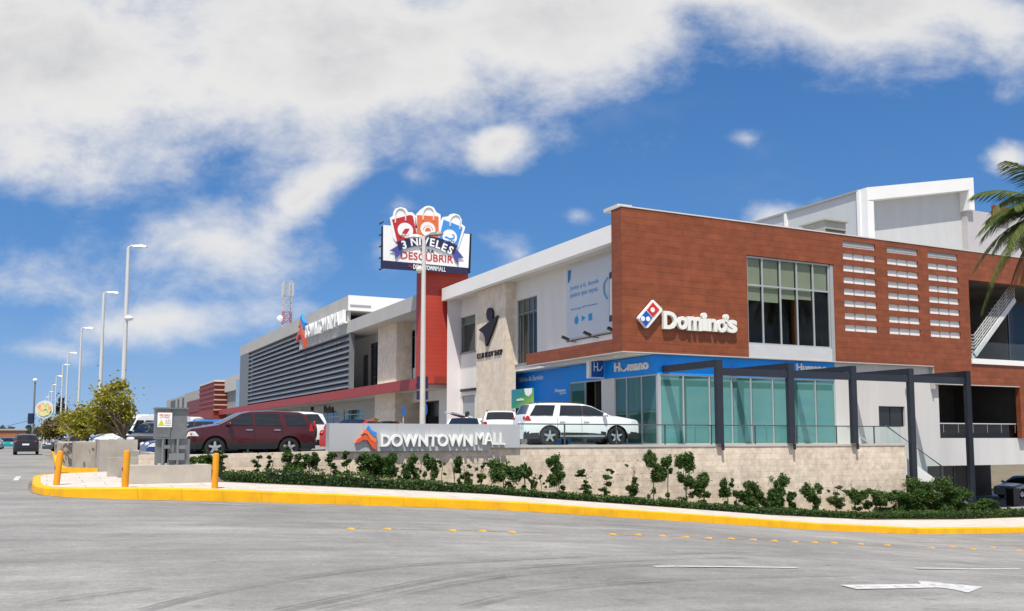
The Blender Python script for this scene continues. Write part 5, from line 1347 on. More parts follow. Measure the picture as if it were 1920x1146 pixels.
# low concrete walls at the car park entrance
def cbox(name, label, x0, x1, y0, y1, z0, z1):
    mb = MB(); mb.box(x0, x1, y0, y1, z0, z1); return tag(mb.build(name, CONC), label, 'wall')
cbox('concrete_wall', 'low concrete wall in front of the tallest planter wall, left of the cabinet pad', 1.75, 3.05, 33.0, 33.4, 0, .85)
cbox('concrete_wall', 'concrete edge wall running back from the low wall to the tallest planter wall', 3.06, 3.3, 33.41, 41.9, -.05, .98)
cbox('concrete_planter', 'tallest pale concrete planter wall at the car park entrance', 1.9, 3.34, 42.0, 46.6, -.05, 1.40)
cbox('concrete_planter', 'second concrete planter wall, left of the tallest one', 1.15, 2.17, 47.0, 55.6, -.05, 1.28)
cbox('concrete_planter', 'third concrete planter wall below the roadside trees', .55, 1.5, 56.0, 74.6, -.05, 1.20)
cbox('concrete_planter', 'farthest concrete planter wall beside the black vehicle', .45, 1.3, 75.0, 125.0, -.05, 1.05)

# ------------------------------------------------------------------ cars
def lin(t, x): return lerp_tab(t, x)
TYREM = M('tyre_black', (.018, .018, .019), .75, amt=.1); RIM = M('alloy_rim', (.58, .58, .59), .3, .7, amt=0)
CARGLASS = M('car_glass', (.012, .014, .016), .03, amt=0, spec=.7)
HEADL = M('headlight_lens', (.70, .72, .73), .08, .2, amt=0, spec=.8); TAILR = M('tail_light_red', (.42, .012, .010), .15, amt=0, spec=.6); AMB = M('amber_lens', (.65, .20, .03), .2, amt=0)
TRIM = M('black_trim', (.022, .022, .024), .55, amt=.05); CHROME = M('chrome', (.7, .7, .7), .15, .9, amt=0)
def paint(name, c): return M('paint_' + name, c, .22, .0, amt=.0, spec=.5, coat=.35)
def car(label, cat, loc, rz, L, W, top, belt, sill, wheels, rad, mat, low=None, lowz=0, side=(), shield=None, back=None, roofr=.76, detail=True, name='parked_car', rails=False, rim=RIM, group=None, spokes=5):
    """top: (x, z) from nose (+) to tail (-) of the centre line; side: side windows (xf_bottom, xb_bottom, xf_top, xb_top)"""
    t = thing(name, label, cat, loc, rz, group, True)
    tt = sorted(top); zmax = max(z for _, z in tt)
    def tz(x): return lin(tt, x)
    def wd(x):
        u = abs(x) / (L / 2); return W / 2 * (1 - .16 * max(0, (u - .72) / .28) ** 2.2)
    def sy(x, z):
        zt = tz(x); w = wd(x)
        if z <= belt:
            s = (z - sill) / (belt - sill); return w * (.955 + .045 * math.sin(math.pi * min(1, max(0, s)) ** .8))
        s = (z - belt) / max(.05, zmax - belt); return w * (.965 - (1 - roofr) * s ** 1.15)
    def zb(x):
        z = sill
        for cx in wheels:
            r = rad + .07
            if abs(x - cx) < r: z = max(z, rad + math.sqrt(max(0, r * r - (x - cx) ** 2)) * .98)
        return z
    st = set([-L / 2 + L * i / 46 for i in range(47)])
    for cx in wheels:
        for k in range(13): st.add(cx + (rad + .07) * math.cos(math.pi * k / 12))
    st |= {x for x, _ in tt}
    st = sorted(q for q in st if -L / 2 <= q <= L / 2); S = [st[0]]
    for q in st[1:]:
        if q - S[-1] > .02: S.append(q)
    NS, NT = 11, 5
    mb = MB(); ringn = 2 * (NS + 1) + 2 * NT - 1
    for x in S:
        b = zb(x); z_t = tz(x); sh = max(b + .02, z_t - .055); col = []
        for i in range(NS + 1):
            z = b + (sh - b) * i / NS; col.append((x, sy(x, z), z))
        ye = col[-1][1]
        half = col + [(x, ye * math.cos(math.pi / 2 * k / NT) * (1 if k else 1) if k else ye, sh + (z_t - sh) * math.sin(math.pi / 2 * k / NT)) for k in range(1, NT)]
        half = col + [(x, ye * (1 - (k / NT) ** 1.6), sh + (z_t - sh) * (1 - (1 - k / NT) ** 2.2)) for k in range(1, NT)]
        full = half + [(x, 0, z_t)] + [(px, -py, pz) for px, py, pz in reversed(half)]
        mb.v += full
    rn = len(mb.v) // len(S)
    for i in range(len(S) - 1):
        for k in range(rn - 1):
            q = (i * rn + k, (i + 1) * rn + k, (i + 1) * rn + k + 1, i * rn + k + 1)
            zc = sum(mb.v[j][2] for j in q) / 4; mb.f.append(q); mb.m.append(1 if (low and zc < lowz) else 0)
    mb.f.append(tuple(range(rn))); mb.m.append(0); mb.f.append(tuple((len(S) - 1) * rn + k for k in range(rn))); mb.m.append(0)
    lobj('body', mb, [mat, low or TRIM], t, 34)
    mb = MB(); mb.box(-L / 2 + .25, L / 2 - .25, -W / 2 + .22, W / 2 - .22, sill + .01, belt - .2); lobj('underbody', mb, BLK, t)
    def side_patch(xf0, xb0, xf1, xb1, z0_, z1_, sgn, off=.012, n=8, m=5):
        q = MB(); vs = []
        for j in range(m + 1):
            z = z0_ + (z1_ - z0_) * j / m; a = xf0 + (xf1 - xf0) * j / m; b = xb0 + (xb1 - xb0) * j / m
            for i in range(n + 1):
                x = a + (b - a) * i / n; zz = min(z, tz(x) - .07); vs.append((x, sgn * (sy(x, zz) + off), zz))
        fs = [(j * (n + 1) + i, j * (n + 1) + i + 1, (j + 1) * (n + 1) + i + 1, (j + 1) * (n + 1) + i) for j in range(m) for i in range(n)]
        q.add(vs, fs); return q
    for w_ in side:
        for sgn in (1, -1): lobj('side_window', side_patch(*w_[:4], w_[4] if len(w_) > 4 else belt + .03, w_[5] if len(w_) > 5 else zmax - .13, sgn), CARGLASS, t, True)
    def top_patch(x0_, x1_, sw, off):
        q = MB(); vs = []; n = 8
        for i in range(n + 1):
            x = x0_ + (x1_ - x0_) * i / n; z_t = tz(x); ye = sy(x, z_t - .055)
            for k in range(-6, 7):
                s = abs(k / 6) * sw; y = ye * s; e = (1 - s) ** (1 / 1.6)  # crown of the roof section
                kk = (1 - s) ** (1 / 1.6); z = (z_t - .055) + .055 * (1 - (1 - kk) ** 2.2)
                vs.append((x, math.copysign(y, k), z + off))
        q.add(vs, [(i * 13 + k, i * 13 + k + 1, (i + 1) * 13 + k + 1, (i + 1) * 13 + k) for i in range(n) for k in range(12)]); return q
    if shield: lobj('windscreen', top_patch(shield[0], shield[1], .92, .012), CARGLASS, t, True)
    if back: lobj('rear_window', top_patch(back[0], back[1], .86, .014), CARGLASS, t, True)
    for cx in wheels:
        for sgn in (1, -1):
            yo = sgn * (W / 2 - .03); yi = sgn * (W / 2 - .25)
            q = MB(); q.lathe([(rad * .62, yo - sgn * .02), (rad * .66, yo), (rad * .93, yo - sgn * .005), (rad, yo - sgn * .045), (rad, yi), (rad * .6, yi), (.01, yi)], 26, 'y', (cx, 0, rad))
            wo = lobj('wheel', q, TYREM, t, 40)
            if detail:
                q = MB(); q.lathe([(rad * .64, yo - sgn * .01), (rad * .60, yo - sgn * .012), (rad * .58, yo - sgn * .09), (.01, yo - sgn * .10)], 26, 'y', (cx, 0, rad))
                q.cur = 1
                for k in range(spokes):
                    a_ = 2 * math.pi * k / spokes + .3; c_, s_ = math.cos(a_), math.sin(a_)
                    o = Vector((cx, yo - sgn * .03, rad)); d = Vector((c_, 0, s_)); n_ = Vector((-s_, 0, c_))
                    q.prism([o + d * .04 - n_ * .05, o + d * rad * .61 - n_ * .035, o + d * rad * .61 + n_ * .035, o + d * .04 + n_ * .05], (0, sgn * .025, 0))
                q.lathe([(.075, yo - sgn * .04), (.07, yo + sgn * 0), (.01, yo + sgn * .004)], 14, 'y', (cx, 0, rad))
                ro = bpy.data.objects.new('rim', q.mesh('rim', [TRIM, rim], 30)); COL.objects.link(ro); ro.parent = wo
            else:
                q = MB(); q.lathe([(rad * .62, yo - sgn * .01), (rad * .3, yo - sgn * .03), (.01, yo - sgn * .02)], 18, 'y', (cx, 0, rad)); ro = bpy.data.objects.new('rim', q.mesh('rim', rim)); COL.objects.link(ro); ro.parent = wo
    t['_d'] = 1
    del t['_d']
    return t, lobj, side_patch, tz, sy, wd
def lights(h, L, W, zh, ztl, hl=.34, tlh=.3, sgns=(1, -1), tall=False):
    t, lo, sp, tz, sy, wd = h
    for s in sgns:
        lo('headlight', sp(L / 2 - .42, L / 2 - .02, L / 2 - .30, L / 2 - .02, zh - .08, zh + .08, s, .016, 6, 3), HEADL, t, True)
        q = MB(); q.ball((L / 2 - .07, s * (wd(L / 2) - .22), zh), .09, .20, .085); lo('headlight', q, HEADL, t, True)
        z0_ = ztl - tlh / 2; lo('tail_light', sp(-L / 2 + .02, -L / 2 + .30, -L / 2 + .02, -L / 2 + .2, z0_, z0_ + tlh, s, .016, 5, 3), TAILR, t, True)
        q = MB(); q.ball((-L / 2 + .05, s * (wd(L / 2) - .08), ztl), .05, .10, tlh * .42); lo('tail_light', q, TAILR, t, True)
        
def fittings(h, L, W, handles, hz, mirror, mat, mz, rails=None, chrome=False):
    t, lo, sp, tz, sy, wd = h
    for s in (1, -1):
        for x in handles:
            q = MB(); y = s * (sy(x, hz) + .02); q.box(x - .11, x + .11, y - .02, y + .02, hz - .018, hz + .018); lo('door_handle', q, CHROME if chrome else mat, t)
        q = MB(); q.ball((mirror, s * (sy(mirror, mz) + .13), mz + .06), .09, .13, .085, 10, 6); q.beam((mirror, s * (sy(mirror, mz) - .02), mz), (mirror, s * (sy(mirror, mz) + .1), mz + .03), .05, .04); lo('mirror', q, mat, t, True)
        if rails:
            a, b, zr = rails; q = MB(); y = s * (sy((a + b) / 2, tz((a + b) / 2) - .06) - .06); q.tube([(a, y, tz(a) - .03), (a - .12, y, tz(a) + .04), (b + .12, y, tz(b) + .04), (b, y, tz(b) - .03)], .022, 6); lo('roof_rail', q, TRIM, t)
        # door seams
        q = MB()
        for x in handles:
            xs = x - .2; pts = [(xs, s * (sy(xs, z) + .004), z) for z in [hz - .42 + .09 * k for k in range(7)]]; q.tube(pts, .006, 4)
        lo('door_seam', q, BLK, t)
SUV_TOP = [(2.30, .60), (2.28, .92), (2.12, 1.04), (1.32, 1.17), (1.14, 1.20), (.36, 1.60), (.05, 1.67), (-.8, 1.70), (-1.72, 1.66), (-1.98, 1.58), (-2.20, 1.08), (-2.28, .95), (-2.30, .60)]
# maroon SUV behind the stone wall
MAR = paint('maroon', (.062, .006, .007))
p = atD(464, 830, 34.2); px_z = hp(p.x) - .02
L, W = 4.62, 1.80
h = car('maroon SUV with black bumpers parked behind the stone wall', 'suv', (p.x, p.y, .78), math.pi + R(3), L, W, SUV_TOP, 1.12, .30, (1.33, -1.30), .36, MAR, TRIM, .54,
        side=((1.02, .02, .40, .02, 1.14, 1.56), (-.07, -1.0, -.07, -.92, 1.14, 1.57), (-1.20, -1.98, -1.12, -1.76, 1.14, 1.56)), shield=(1.15, .32), back=(-1.99, -2.17))
lights(h, L, W, .84, 1.15, tlh=.42); fittings(h, L, W, (.16, -.84), .98, .86, MAR, 1.12, chrome=True)
q = MB(); q.lathe([(.34, -.09), (.36, .06), (.30, .12), (.01, .12)], 20, 'x', (0, 0, 0))
for i in range(len(q.v)): x_, y_, z_ = q.v[i]; q.v[i] = (-L / 2 - .08 - x_, y_, z_ + .92)
lobj('spare_wheel', q, TYREM, h[0], 40)
for s in (1, -1):
    q = MB(); q.ball((L / 2 - .18, s * (h[5](2.1) - .03), .84), .05, .06, .06); lobj('indicator', q, AMB, h[0], True)
q = MB(); q.prism([(1.02, .25, 1.19), (1.02, -.05, 1.19), (.66, -.12, 1.40), (.66, .18, 1.40)], (0.01, 0, .015)); lobj('windscreen_glare', q, LWHT, h[0])  # white slab put in for the glare on the windscreen

# white SUV, side on, before the office
WHC = paint('white', (.74, .76, .76))
SUV2 = [(2.5, .60), (2.485, 1.0), (2.40, 1.10), (1.6, 1.23), (1.24, 1.27), (.46, 1.65), (.10, 1.74), (-.7, 1.79), (-1.8, 1.76), (-2.2, 1.69), (-2.40, 1.24), (-2.48, 1.05), (-2.5, .60)]
def white_suv(label, loc, rz, det=True, name='parked_car', col=WHC, L=5.0, W=1.98):
    h = car(label, 'suv', loc, rz, L, W, SUV2, 1.20, .28, (1.47, -1.42), .395, col, TRIM, .54, side=((1.12, .02, .50, .02, 1.225, 1.645), (-.04, -1.02, -.04, -.92, 1.225, 1.655), (-1.30, -2.26, -1.14, -1.98, 1.225, 1.655)), shield=(1.25, .42), back=(-2.21, -2.38), detail=det, name=name)
    lights(h, L, W, .98, 1.12, tlh=.20); fittings(h, L, W, (.14, -.90), 1.0, .92, col, 1.20, rails=(.1, -1.9, 1.8))
    for s in (1, -1): h[1]('pillar_trim', h[2](.03, -.05, .03, -.05, 1.235, 1.64, s, .010, 2, 4), TRIM, h[0], True)
    q = MB(); q.box(-1.0, .95, .93, .985, .36, .44); q.box(-1.0, .95, -.985, -.93, .36, .44); lobj('side_step', q, CHROME, h[0])
    q = MB(); q.box(L / 2 - .05, L / 2 + .02, -.55, .55, .62, .86); lobj('grille', q, TRIM, h[0])
    q = MB(); q.box(-L / 2 - .03, -L / 2 + .02, -.26, .26, .82, .96); lobj('number_plate', q, LWHT, h[0])
    return h
p = atD(1079, 833, 39.2)
white_suv('white SUV seen side on before the blue office front, behind the glass rail', (p.x, p.y, 1.15), R(-11))
# white SUVs and cars behind, roofs above the sign wall
p = atD(1010, 833, 46); white_suv('white SUV directly behind the one at the glass rail', (p.x + .6, p.y + .2, 1.14), R(62), False)
p = atD(962, 833, 48.5); white_suv('white SUV with tilted rear window, left of the two white SUVs', (p.x, p.y + 1.5, 1.10), R(64), False)
SED = [(2.3, .50), (2.27, .70), (2.1, .80), (1.1, .93), (.95, .95), (.1, 1.40), (-.2, 1.45), (-.75, 1.43), (-1.55, 1.08), (-1.70, 1.03), (-2.22, .98), (-2.29, .85), (-2.3, .50)]
def sedan(label, loc, rz, col, cat='car', det=False, name='parked_car'):
    h = car(label, cat, loc, rz, 4.6, 1.80, SED, .93, .24, (1.36, -1.30), .32, col, None, 0, side=((.86, .02, .18, .02, .96, 1.34), (-.04, -1.15, -.04, -.74, .96, 1.34)), shield=(.97, .10), back=(-.78, -1.56), detail=det, name=name)
    lights(h, 4.6, 1.8, .68, .82, tlh=.2); fittings(h, 4.6, 1.8, (.12, -.82), .84, .72, col, .95)
    return h
p = atD(872, 833, 44); sedan('white sedan whose roof and dark rear window show over the sign wall', (p.x, p.y, 1.14 - .18), R(90 - 26), WHC)
p = atD(845, 833, 50); sedan('dark red sedan left of the white sedan, mostly hidden behind the sign wall', (p.x - .3, p.y, .72), R(80), paint('dull_red', (.20, .03, .025)))
# open hatchback with the person loading it
HB = [(2.0, .5), (1.97, .72), (1.8, .82), (1.0, .98), (.9, 1.0), (.1, 1.45), (-.2, 1.5), (-1.2, 1.50), (-1.65, 1.42), (-1.92, .95), (-2.0, .85), (-2.0, .5)]
def hatch(label, loc, rz, col, det=False, back=(-1.66, -1.90)):
    h = car(label, 'car', loc, rz, 4.0, 1.72, HB, .97, .24, (1.22, -1.22), .31, col, None, 0, side=((.8, .0, .18, .0, 1.0, 1.38), (-.06, -.95, -.06, -.9, 1.0, 1.38), (-1.0, -1.5, -1.0, -1.35, 1.0, 1.36)), shield=(.92, .12), back=back, detail=det)
    lights(h, 4.0, 1.72, .70, .95, tlh=.3); fittings(h, 4.0, 1.72, (.12, -.82), .88, .70, col, 1.0)
    return h
p = atD(912, 833, 48.5)
h = hatch('white hatchback with its tailgate lifted open', (p.x + .9, p.y + .6, 1.0), R(-10), WHC)
q = MB(); vs = []
q.prism([(-1.50, -.70, 1.50), (-1.50, .70, 1.50), (-2.55, .62, 1.80), (-2.75, .55, 1.74), (-2.75, -.55, 1.74), (-2.55, -.62, 1.80)], (0, 0, .05)); lobj('tailgate', q, WHC, h[0])
q = MB(); q.prism([(-1.66, -.60, 1.50), (-1.66, .60, 1.50), (-2.4, .52, 1.70), (-2.4, -.52, 1.70)], (0, 0, -.02)); lobj('tailgate_lining', q, M('tailgate_lining', (.22, .08, .06), .7), h[0])

# red hatch and white cars around the maroon SUV
p = atD(503, 830, 41); white_suv('white SUV rear end showing behind the maroon SUV', (p.x, p.y, .86), R(178), True)
p = atD(655, 833, 48); hatch('red hatchback with its roof just above the left end of the sign wall', (p.x, p.y + .5, .80), R(95), paint('red', (.36, .03, .025)))
p = atD(716, 833, 50); sedan('white sedan roof showing above the star logo of the sign wall', (p.x, p.y, .92), R(95), WHC)
p = atD(612, 833, 39.5); sedan('red car tail end squeezed between white SUV and sign wall', (p.x + 2.2, p.y + 1.9, .86), R(40), paint('red', (.36, .03, .025)))
# blue pickup, blue car and dark SUV by the cabinet
BLU = paint('blue', (.03, .14, .48))
p = atD(376, 825, 46); h = white_suv('bright blue SUV whose roof shows between cabinet and maroon SUV', (p.x, p.y, .60), R(150), True, col=BLU)
p = atD(305, 830, 33.8); sedan('dark blue sedan whose nose pokes out left of the cabinet', (p.x + 1.7, p.y + 1.0, .56), R(184), paint('navy', (.02, .04, .16)), det=True)
p = atD(285, 820, 42); white_suv('black SUV standing behind the concrete barrier near the cabinet', (p.x + .4, p.y + .3, .45), R(250), True, col=paint('black', (.012, .012, .014)))
# white van
VAN = [(2.6, .6), (2.57, .95), (2.4, 1.10), (1.95, 1.22), (1.80, 1.28), (1.15, 2.10), (.9, 2.25), (.3, 2.32), (-2.3, 2.32), (-2.52, 2.25), (-2.58, 1.2), (-2.6, .6)]
p = atD(250, 820, 50)
h = car('white van with dark windows parked behind the roadside tree', 'van', (p.x + .6, p.y + .5, .42), R(215), 5.2, 1.95, VAN, 1.28, .32, (1.65, -1.6), .36, WHC, None, 0, side=((1.62, .75, 1.2, .75, 1.33, 1.98), (.6, -.6, .6, -.6, 1.33, 1.98), (-.75, -2.2, -.75, -2.2, 1.33, 1.98)), shield=(1.82, 1.16), back=(-2.53, -2.575))
lights(h, 5.2, 1.95, .98, 1.2, tlh=.5); fittings(h, 5.2, 1.95, (.9, -.2), 1.12, 1.55, WHC, 1.3)
p = atD(300, 815, 57); h = car('second white van behind the black SUV', 'van', (p.x, p.y, .45), R(200), 5.2, 1.95, VAN, 1.28, .32, (1.65, -1.6), .36, WHC, None, 0, side=((1.62, .75, 1.2, .75, 1.33, 1.98), (.6, -.6, .6, -.6, 1.33, 1.98), (-.75, -2.2, -.75, -2.2, 1.33, 1.98)), shield=(1.82, 1.16), back=(-2.53, -2.575), detail=False)
lights(h, 5.2, 1.95, .98, 1.2, tlh=.5)
p = atD(178, 820, 62); sedan('silver sedan glimpsed under the roadside trees', (p.x + .6, p.y, .36), R(190), paint('silver', (.36, .37, .38)))
p = atD(140, 822, 78); sedan('dark grey car parked far under the roadside trees', (p.x, p.y, .3), R(190), paint('grey', (.06, .065, .07)))
# black SUV driving away on the avenue
BK = paint('black', (.012, .012, .014))
p = atD(50, 830, 82)
h = white_suv('black SUV driving away on the left avenue', (p.x, p.y, 0.0), R(90 - 26.3 + 26 + 0), True, name='moving_car', col=BK)
q = MB(); q.box(-2.2, -2.12, -.35, .35, 1.66, 1.70); lobj('brake_light', q, TAILR, h[0])
for px, D, lab, c, w in ((16, 128, 'teal car coming towards the camera on the avenue', (.02, .25, .28), 0), (2, 118, 'silver car at the very left edge of the avenue', (.45, .46, .47), 1), (9, 160, 'small dark car far down the avenue', (.05, .05, .06), 0)):
    p = atD(px, 835, D); sedan(lab, (p.x - (.8 if w else 0), p.y, 0), R(-92), paint(lab.split()[0], c), name='moving_car')
# partly seen car in the undercroft
p = onY(1912, 925, yW + 5.0); hatch('pale car parked in the shade of the undercroft', (p.x + 2.3, p.y + 1.4, g(45)), R(180), paint('pale_grey', (.5, .52, .5)))
p = onY(1899, 930, yW + 1.5)
mb = MB(); mb.box(p.x - .28, p.x + .28, p.y - .25, p.y + .25, -2.55, -1.62); mb.box(p.x - .31, p.x + .31, p.y - .28, p.y + .28, -1.615, -1.54); tag(mb.build('litter_bin', BLK), 'black litter bin standing at the mouth of the undercroft', 'bin')

# ------------------------------------------------------------------ person at the open tailgate
SKIN = M('skin_brown', (.22, .11, .07), .55, amt=.04); SHIRT = M('white_shirt', (.75, .75, .74), .8, amt=.04); HAIR = M('black_hair', (.010, .009, .008), .5, amt=0); TROU = M('dark_trousers', (.03, .035, .06), .8)
pc = atD(875.5, 776, 46.8); gz = hp(pc.x); hd = pc.z + .02 - gz          # height of the head centre above the lot
def person(label, loc, rz):
    t = thing('person', label, 'person', loc, rz)
    mv = [(0, 0, .92), (0, .02, 1.10), (0, .03, 1.28), (0, .02, 1.44), (0, .0, 1.53), (0, -.03, 1.60), (0, -.05, 1.70), (0, -.04, 1.76)]
    V_ = list(mv); E = [(i, i + 1) for i in range(7)]; Rr = [.15, .135, .155, .13, .058, .075, .092, .06]
    for s in (1, -1):
        o = len(V_); V_ += [(s * .10, 0, .86), (s * .11, -.02, .48), (s * .11, .03, .09), (s * .12, -.11, .04)]; Rr += [.105, .07, .045, .04]; E += [(0, o), (o, o + 1), (o + 1, o + 2), (o + 2, o + 3)]
        o = len(V_); V_ += [(s * .19, .02, 1.43), (s * .27, -.06, 1.17), (s * .20, -.28, 1.10), (s * .18, -.38, 1.11)]; Rr += [.065, .05, .038, .03]; E += [(3, o), (o, o + 1), (o + 1, o + 2), (o + 2, o + 3)]
        h_ = o + 3
        for k in range(5):
            o2 = len(V_); dx = s * (-.035 + .018 * k); l = (.06, .085, .09, .085, .065)[k]
            if k == 0: V_ += [(s * .18 - s * .05, -.39, 1.12), (s * .18 - s * .06, -.42, 1.12)]
            else: V_ += [(s * .18 + dx, -.38 - l * .55, 1.10), (s * .18 + dx, -.38 - l, 1.075)]
            Rr += [.011, .008]; E += [(h_, o2), (o2, o2 + 1)]
    me = bpy.data.meshes.new('body'); me.from_pydata([Vector(v) for v in V_], E, [])
    ob = bpy.data.objects.new('body', me); COL.objects.link(ob)
    sk = ob.modifiers.new('s', 'SKIN'); me.skin_vertices[0].data[0].use_root = True
    for i, r_ in enumerate(Rr): me.skin_vertices[0].data[i].radius = (r_, r_ * (.72 if i in (0, 1, 2, 3) else 1))
    ob.modifiers.new('sub', 'SUBSURF').levels = 1
    dg = bpy.context.evaluated_depsgraph_get(); m2 = bpy.data.meshes.new_from_object(ob.evaluated_get(dg)); bpy.data.objects.remove(ob)
    m2.name = 'body'; m2.materials.clear()
    for m_ in (SKIN, SHIRT, TROU): m2.materials.append(m_)
    for pl in m2.polygons:
        c = pl.center; pl.use_smooth = True
        pl.material_index = 2 if c.z < .95 and abs(c.x) < .3 and c.y > -.2 else (1 if c.z < 1.53 and (abs(c.x) < .26 or c.z > 1.2) and c.y > -.2 else 0)
    bo = bpy.data.objects.new('body', m2); COL.objects.link(bo); bo.parent = t
    q = MB(); q.ball((0, -.025, 1.735), .105, .115, .10, 14, 8); q.ball((0, .045, 1.66), .088, .06, .11, 12, 8); lobj('hair', q, HAIR, t, True)
    q = MB(); q.ball((0, -.145, 1.665), .014, .022, .02, 8, 6)
    for s in (1, -1): q.ball((s * .036, -.128, 1.70), .014, .010, .009, 8, 6); q.ball((s * .093, -.04, 1.68), .012, .026, .034, 8, 6)
    q.ball((0, -.13, 1.625), .028, .012, .008, 8, 6); lobj('face', q, SKIN, t, True)
    return t
person('person with black hair and white shirt bending at the open white tailgate', (pc.x, pc.y, pc.z - 1.70), R(100))

# ------------------------------------------------------------------ planting
BARK = M('bark', (.20, .15, .10), .9, amt=.2, scale=6)
L_DK = M_leaf('shrub_leaf', (.025, .064, .013), (.09, .17, .034))
L_MID = M_leaf('shrub_leaf_mid', (.034, .075, .016), (.11, .18, .04))
L_MD = M_leaf('shrub_leaf_light', (.045, .085, .018), (.13, .18, .045))
L_HG = M_leaf('hedge_leaf', (.028, .062, .012), (.075, .135, .026), 1.2)
L_TR = M_leaf('roadside_leaf', (.15, .16, .016), (.46, .40, .045), .8, .35)
L_TR2 = M_leaf('roadside_leaf_brown', (.085, .07, .018), (.19, .15, .04), .8, .3)
L_FAR = M_leaf('far_tree_leaf', (.02, .04, .015), (.05, .075, .025), .5)

def clump(mb, c, rx, ry, rz, n, size):
    """leaves spread through a lumpy crown: a few sub-clumps, each with leaves near its shell"""
    subs = []
    for _ in range(max(3, int(n / 45))):
        d = Vector((random.gauss(0, 1), random.gauss(0, 1), random.gauss(0, 1))).normalized() * random.uniform(.2, .78)
        subs.append((Vector((c[0] + d.x * rx, c[1] + d.y * ry, c[2] + d.z * rz)), random.uniform(.30, .55)))
    for k in range(n):
        sc, sr = subs[k % len(subs)]
        d = Vector((random.gauss(0, 1), random.gauss(0, 1), random.gauss(0, 1))).normalized() * (random.random() ** .45)
        mb.leaf((sc.x + d.x * rx * sr, sc.y + d.y * ry * sr, sc.z + d.z * rz * sr), size)

# (px, top py, width px, style, label) ; style: c column, b ball on stem, s sparse sapling, d dense bush
SH = [(390, 846, 44, 'd', 'dense dark shrub left of the yellow bollard, leftmost of the wall planting'),
      (417, 844, 22, 'c', 'narrow shrub rising right behind the yellow bollard'),
      (482, 851, 14, 'c', 'thin upright shrub below the door of the maroon SUV'),
      (507, 850, 10, 'c', 'thinnest spindly shrub below the rear door of the maroon SUV'),
      (553, 845, 28, 'd', 'leafy shrub below the rear wheel of the maroon SUV'),
      (579, 846, 24, 'b', 'shrub with drooping crown below the white car tail'),
      (622, 846, 22, 'c', 'column shrub at the left end of the sign wall'),
      (653, 841, 18, 'c', 'tall narrow shrub left of the red star logo'),
      (700, 846, 42, 'd', 'wide dense shrub right under the star logo'),
      (734, 848, 24, 'b', 'round-topped shrub on a bare stem under the D of the sign'),
      (763, 849, 28, 'b', 'forked shrub with ball crown under the W of the sign'),
      (784, 852, 12, 's', 'bare-stemmed sapling under the N of the sign'),
      (808, 851, 22, 'b', 'small ball shrub under the T of the sign'),
      (828, 858, 18, 's', 'sparse sapling beside the small ball shrub'),
      (855, 855, 18, 'b', 'small-headed shrub on a thin leaning stem'),
      (872, 864, 26, 'l', 'yellow-green shrub under the last letters of the sign'),
      (901, 862, 28, 'l', 'ragged yellow-topped shrub under the final word of the sign'),
      (946, 845, 46, 'b', 'big round dark shrub on bare stems at the right end of the sign wall'),
      (985, 868, 17, 'b', 'tiny heart-shaped crown on a bare stem below the glass rail end'),
      (1001, 879, 22, 'l', 'low pale green shrub right of the tiny heart-shaped one'),
      (1018, 887, 14, 's', 'short wispy sapling below the rear wheel of the side-on white SUV'),
      (1047, 851, 27, 'b', 'forked shrub with gaps in its crown under the side-on white SUV'),
      (1097, 876, 25, 'c', 'ragged bush under the door of the side-on white SUV'),
      (1137, 877, 28, 'c', 'ragged bush beside a pale stake under the white SUV'),
      (1186, 866, 36, 'l', 'open yellow-green shrub under the front wheel of the white SUV'),
      (1225, 842, 28, 'b', 'tallest shrub of the stone wall, under the blue corner'),
      (1251, 856, 17, 'b', 'slim tall shrub right of the tallest one'),
      (1287, 852, 31, 'b', 'tall shrub on two pale stems left of the first pergola post'),
      (1318, 888, 30, 'b', 'leaning rounded shrub left of the first pergola post foot'),
      (1363, 898, 22, 'b', 'small shrub just right of the first pergola post'),
      (1383, 913, 18, 'b', 'shorter companion of the small shrub by the first pergola post'),
      (1412, 906, 32, 'd', 'twin-headed low shrub between the first and second pergola posts'),
      (1454, 889, 34, 'd', 'tall-tipped shrub left of the second pergola post'),
      (1482, 924, 16, 'd', 'low tuft right under the second pergola post'),
      (1525, 903, 30, 'b', 'umbrella-shaped shrub with reddish stem right of the second pergola post'),
      (1566, 907, 44, 'l', 'broad greyish shrub left of the third pergola post'),
      (1604, 914, 30, 'b', 'shrub standing under the third pergola post'),
      (1642, 914, 32, 'b', 'shrub with a few yellow leaves near the wall end'),
      (1682, 919, 40, 'd', 'dark shrub at the right end of the stone wall'),
      (1718, 899, 46, 'd', 'dark tall shrub around the fourth pergola post'),
      (1757, 904, 48, 'd', 'dense dark bush in front of the white stair stringer'),
      (1796, 912, 48, 'd', 'dense dark bush left of the fifth pergola post'),
      (1846, 935, 46, 'd', 'dark bush right of the fifth pergola post')]
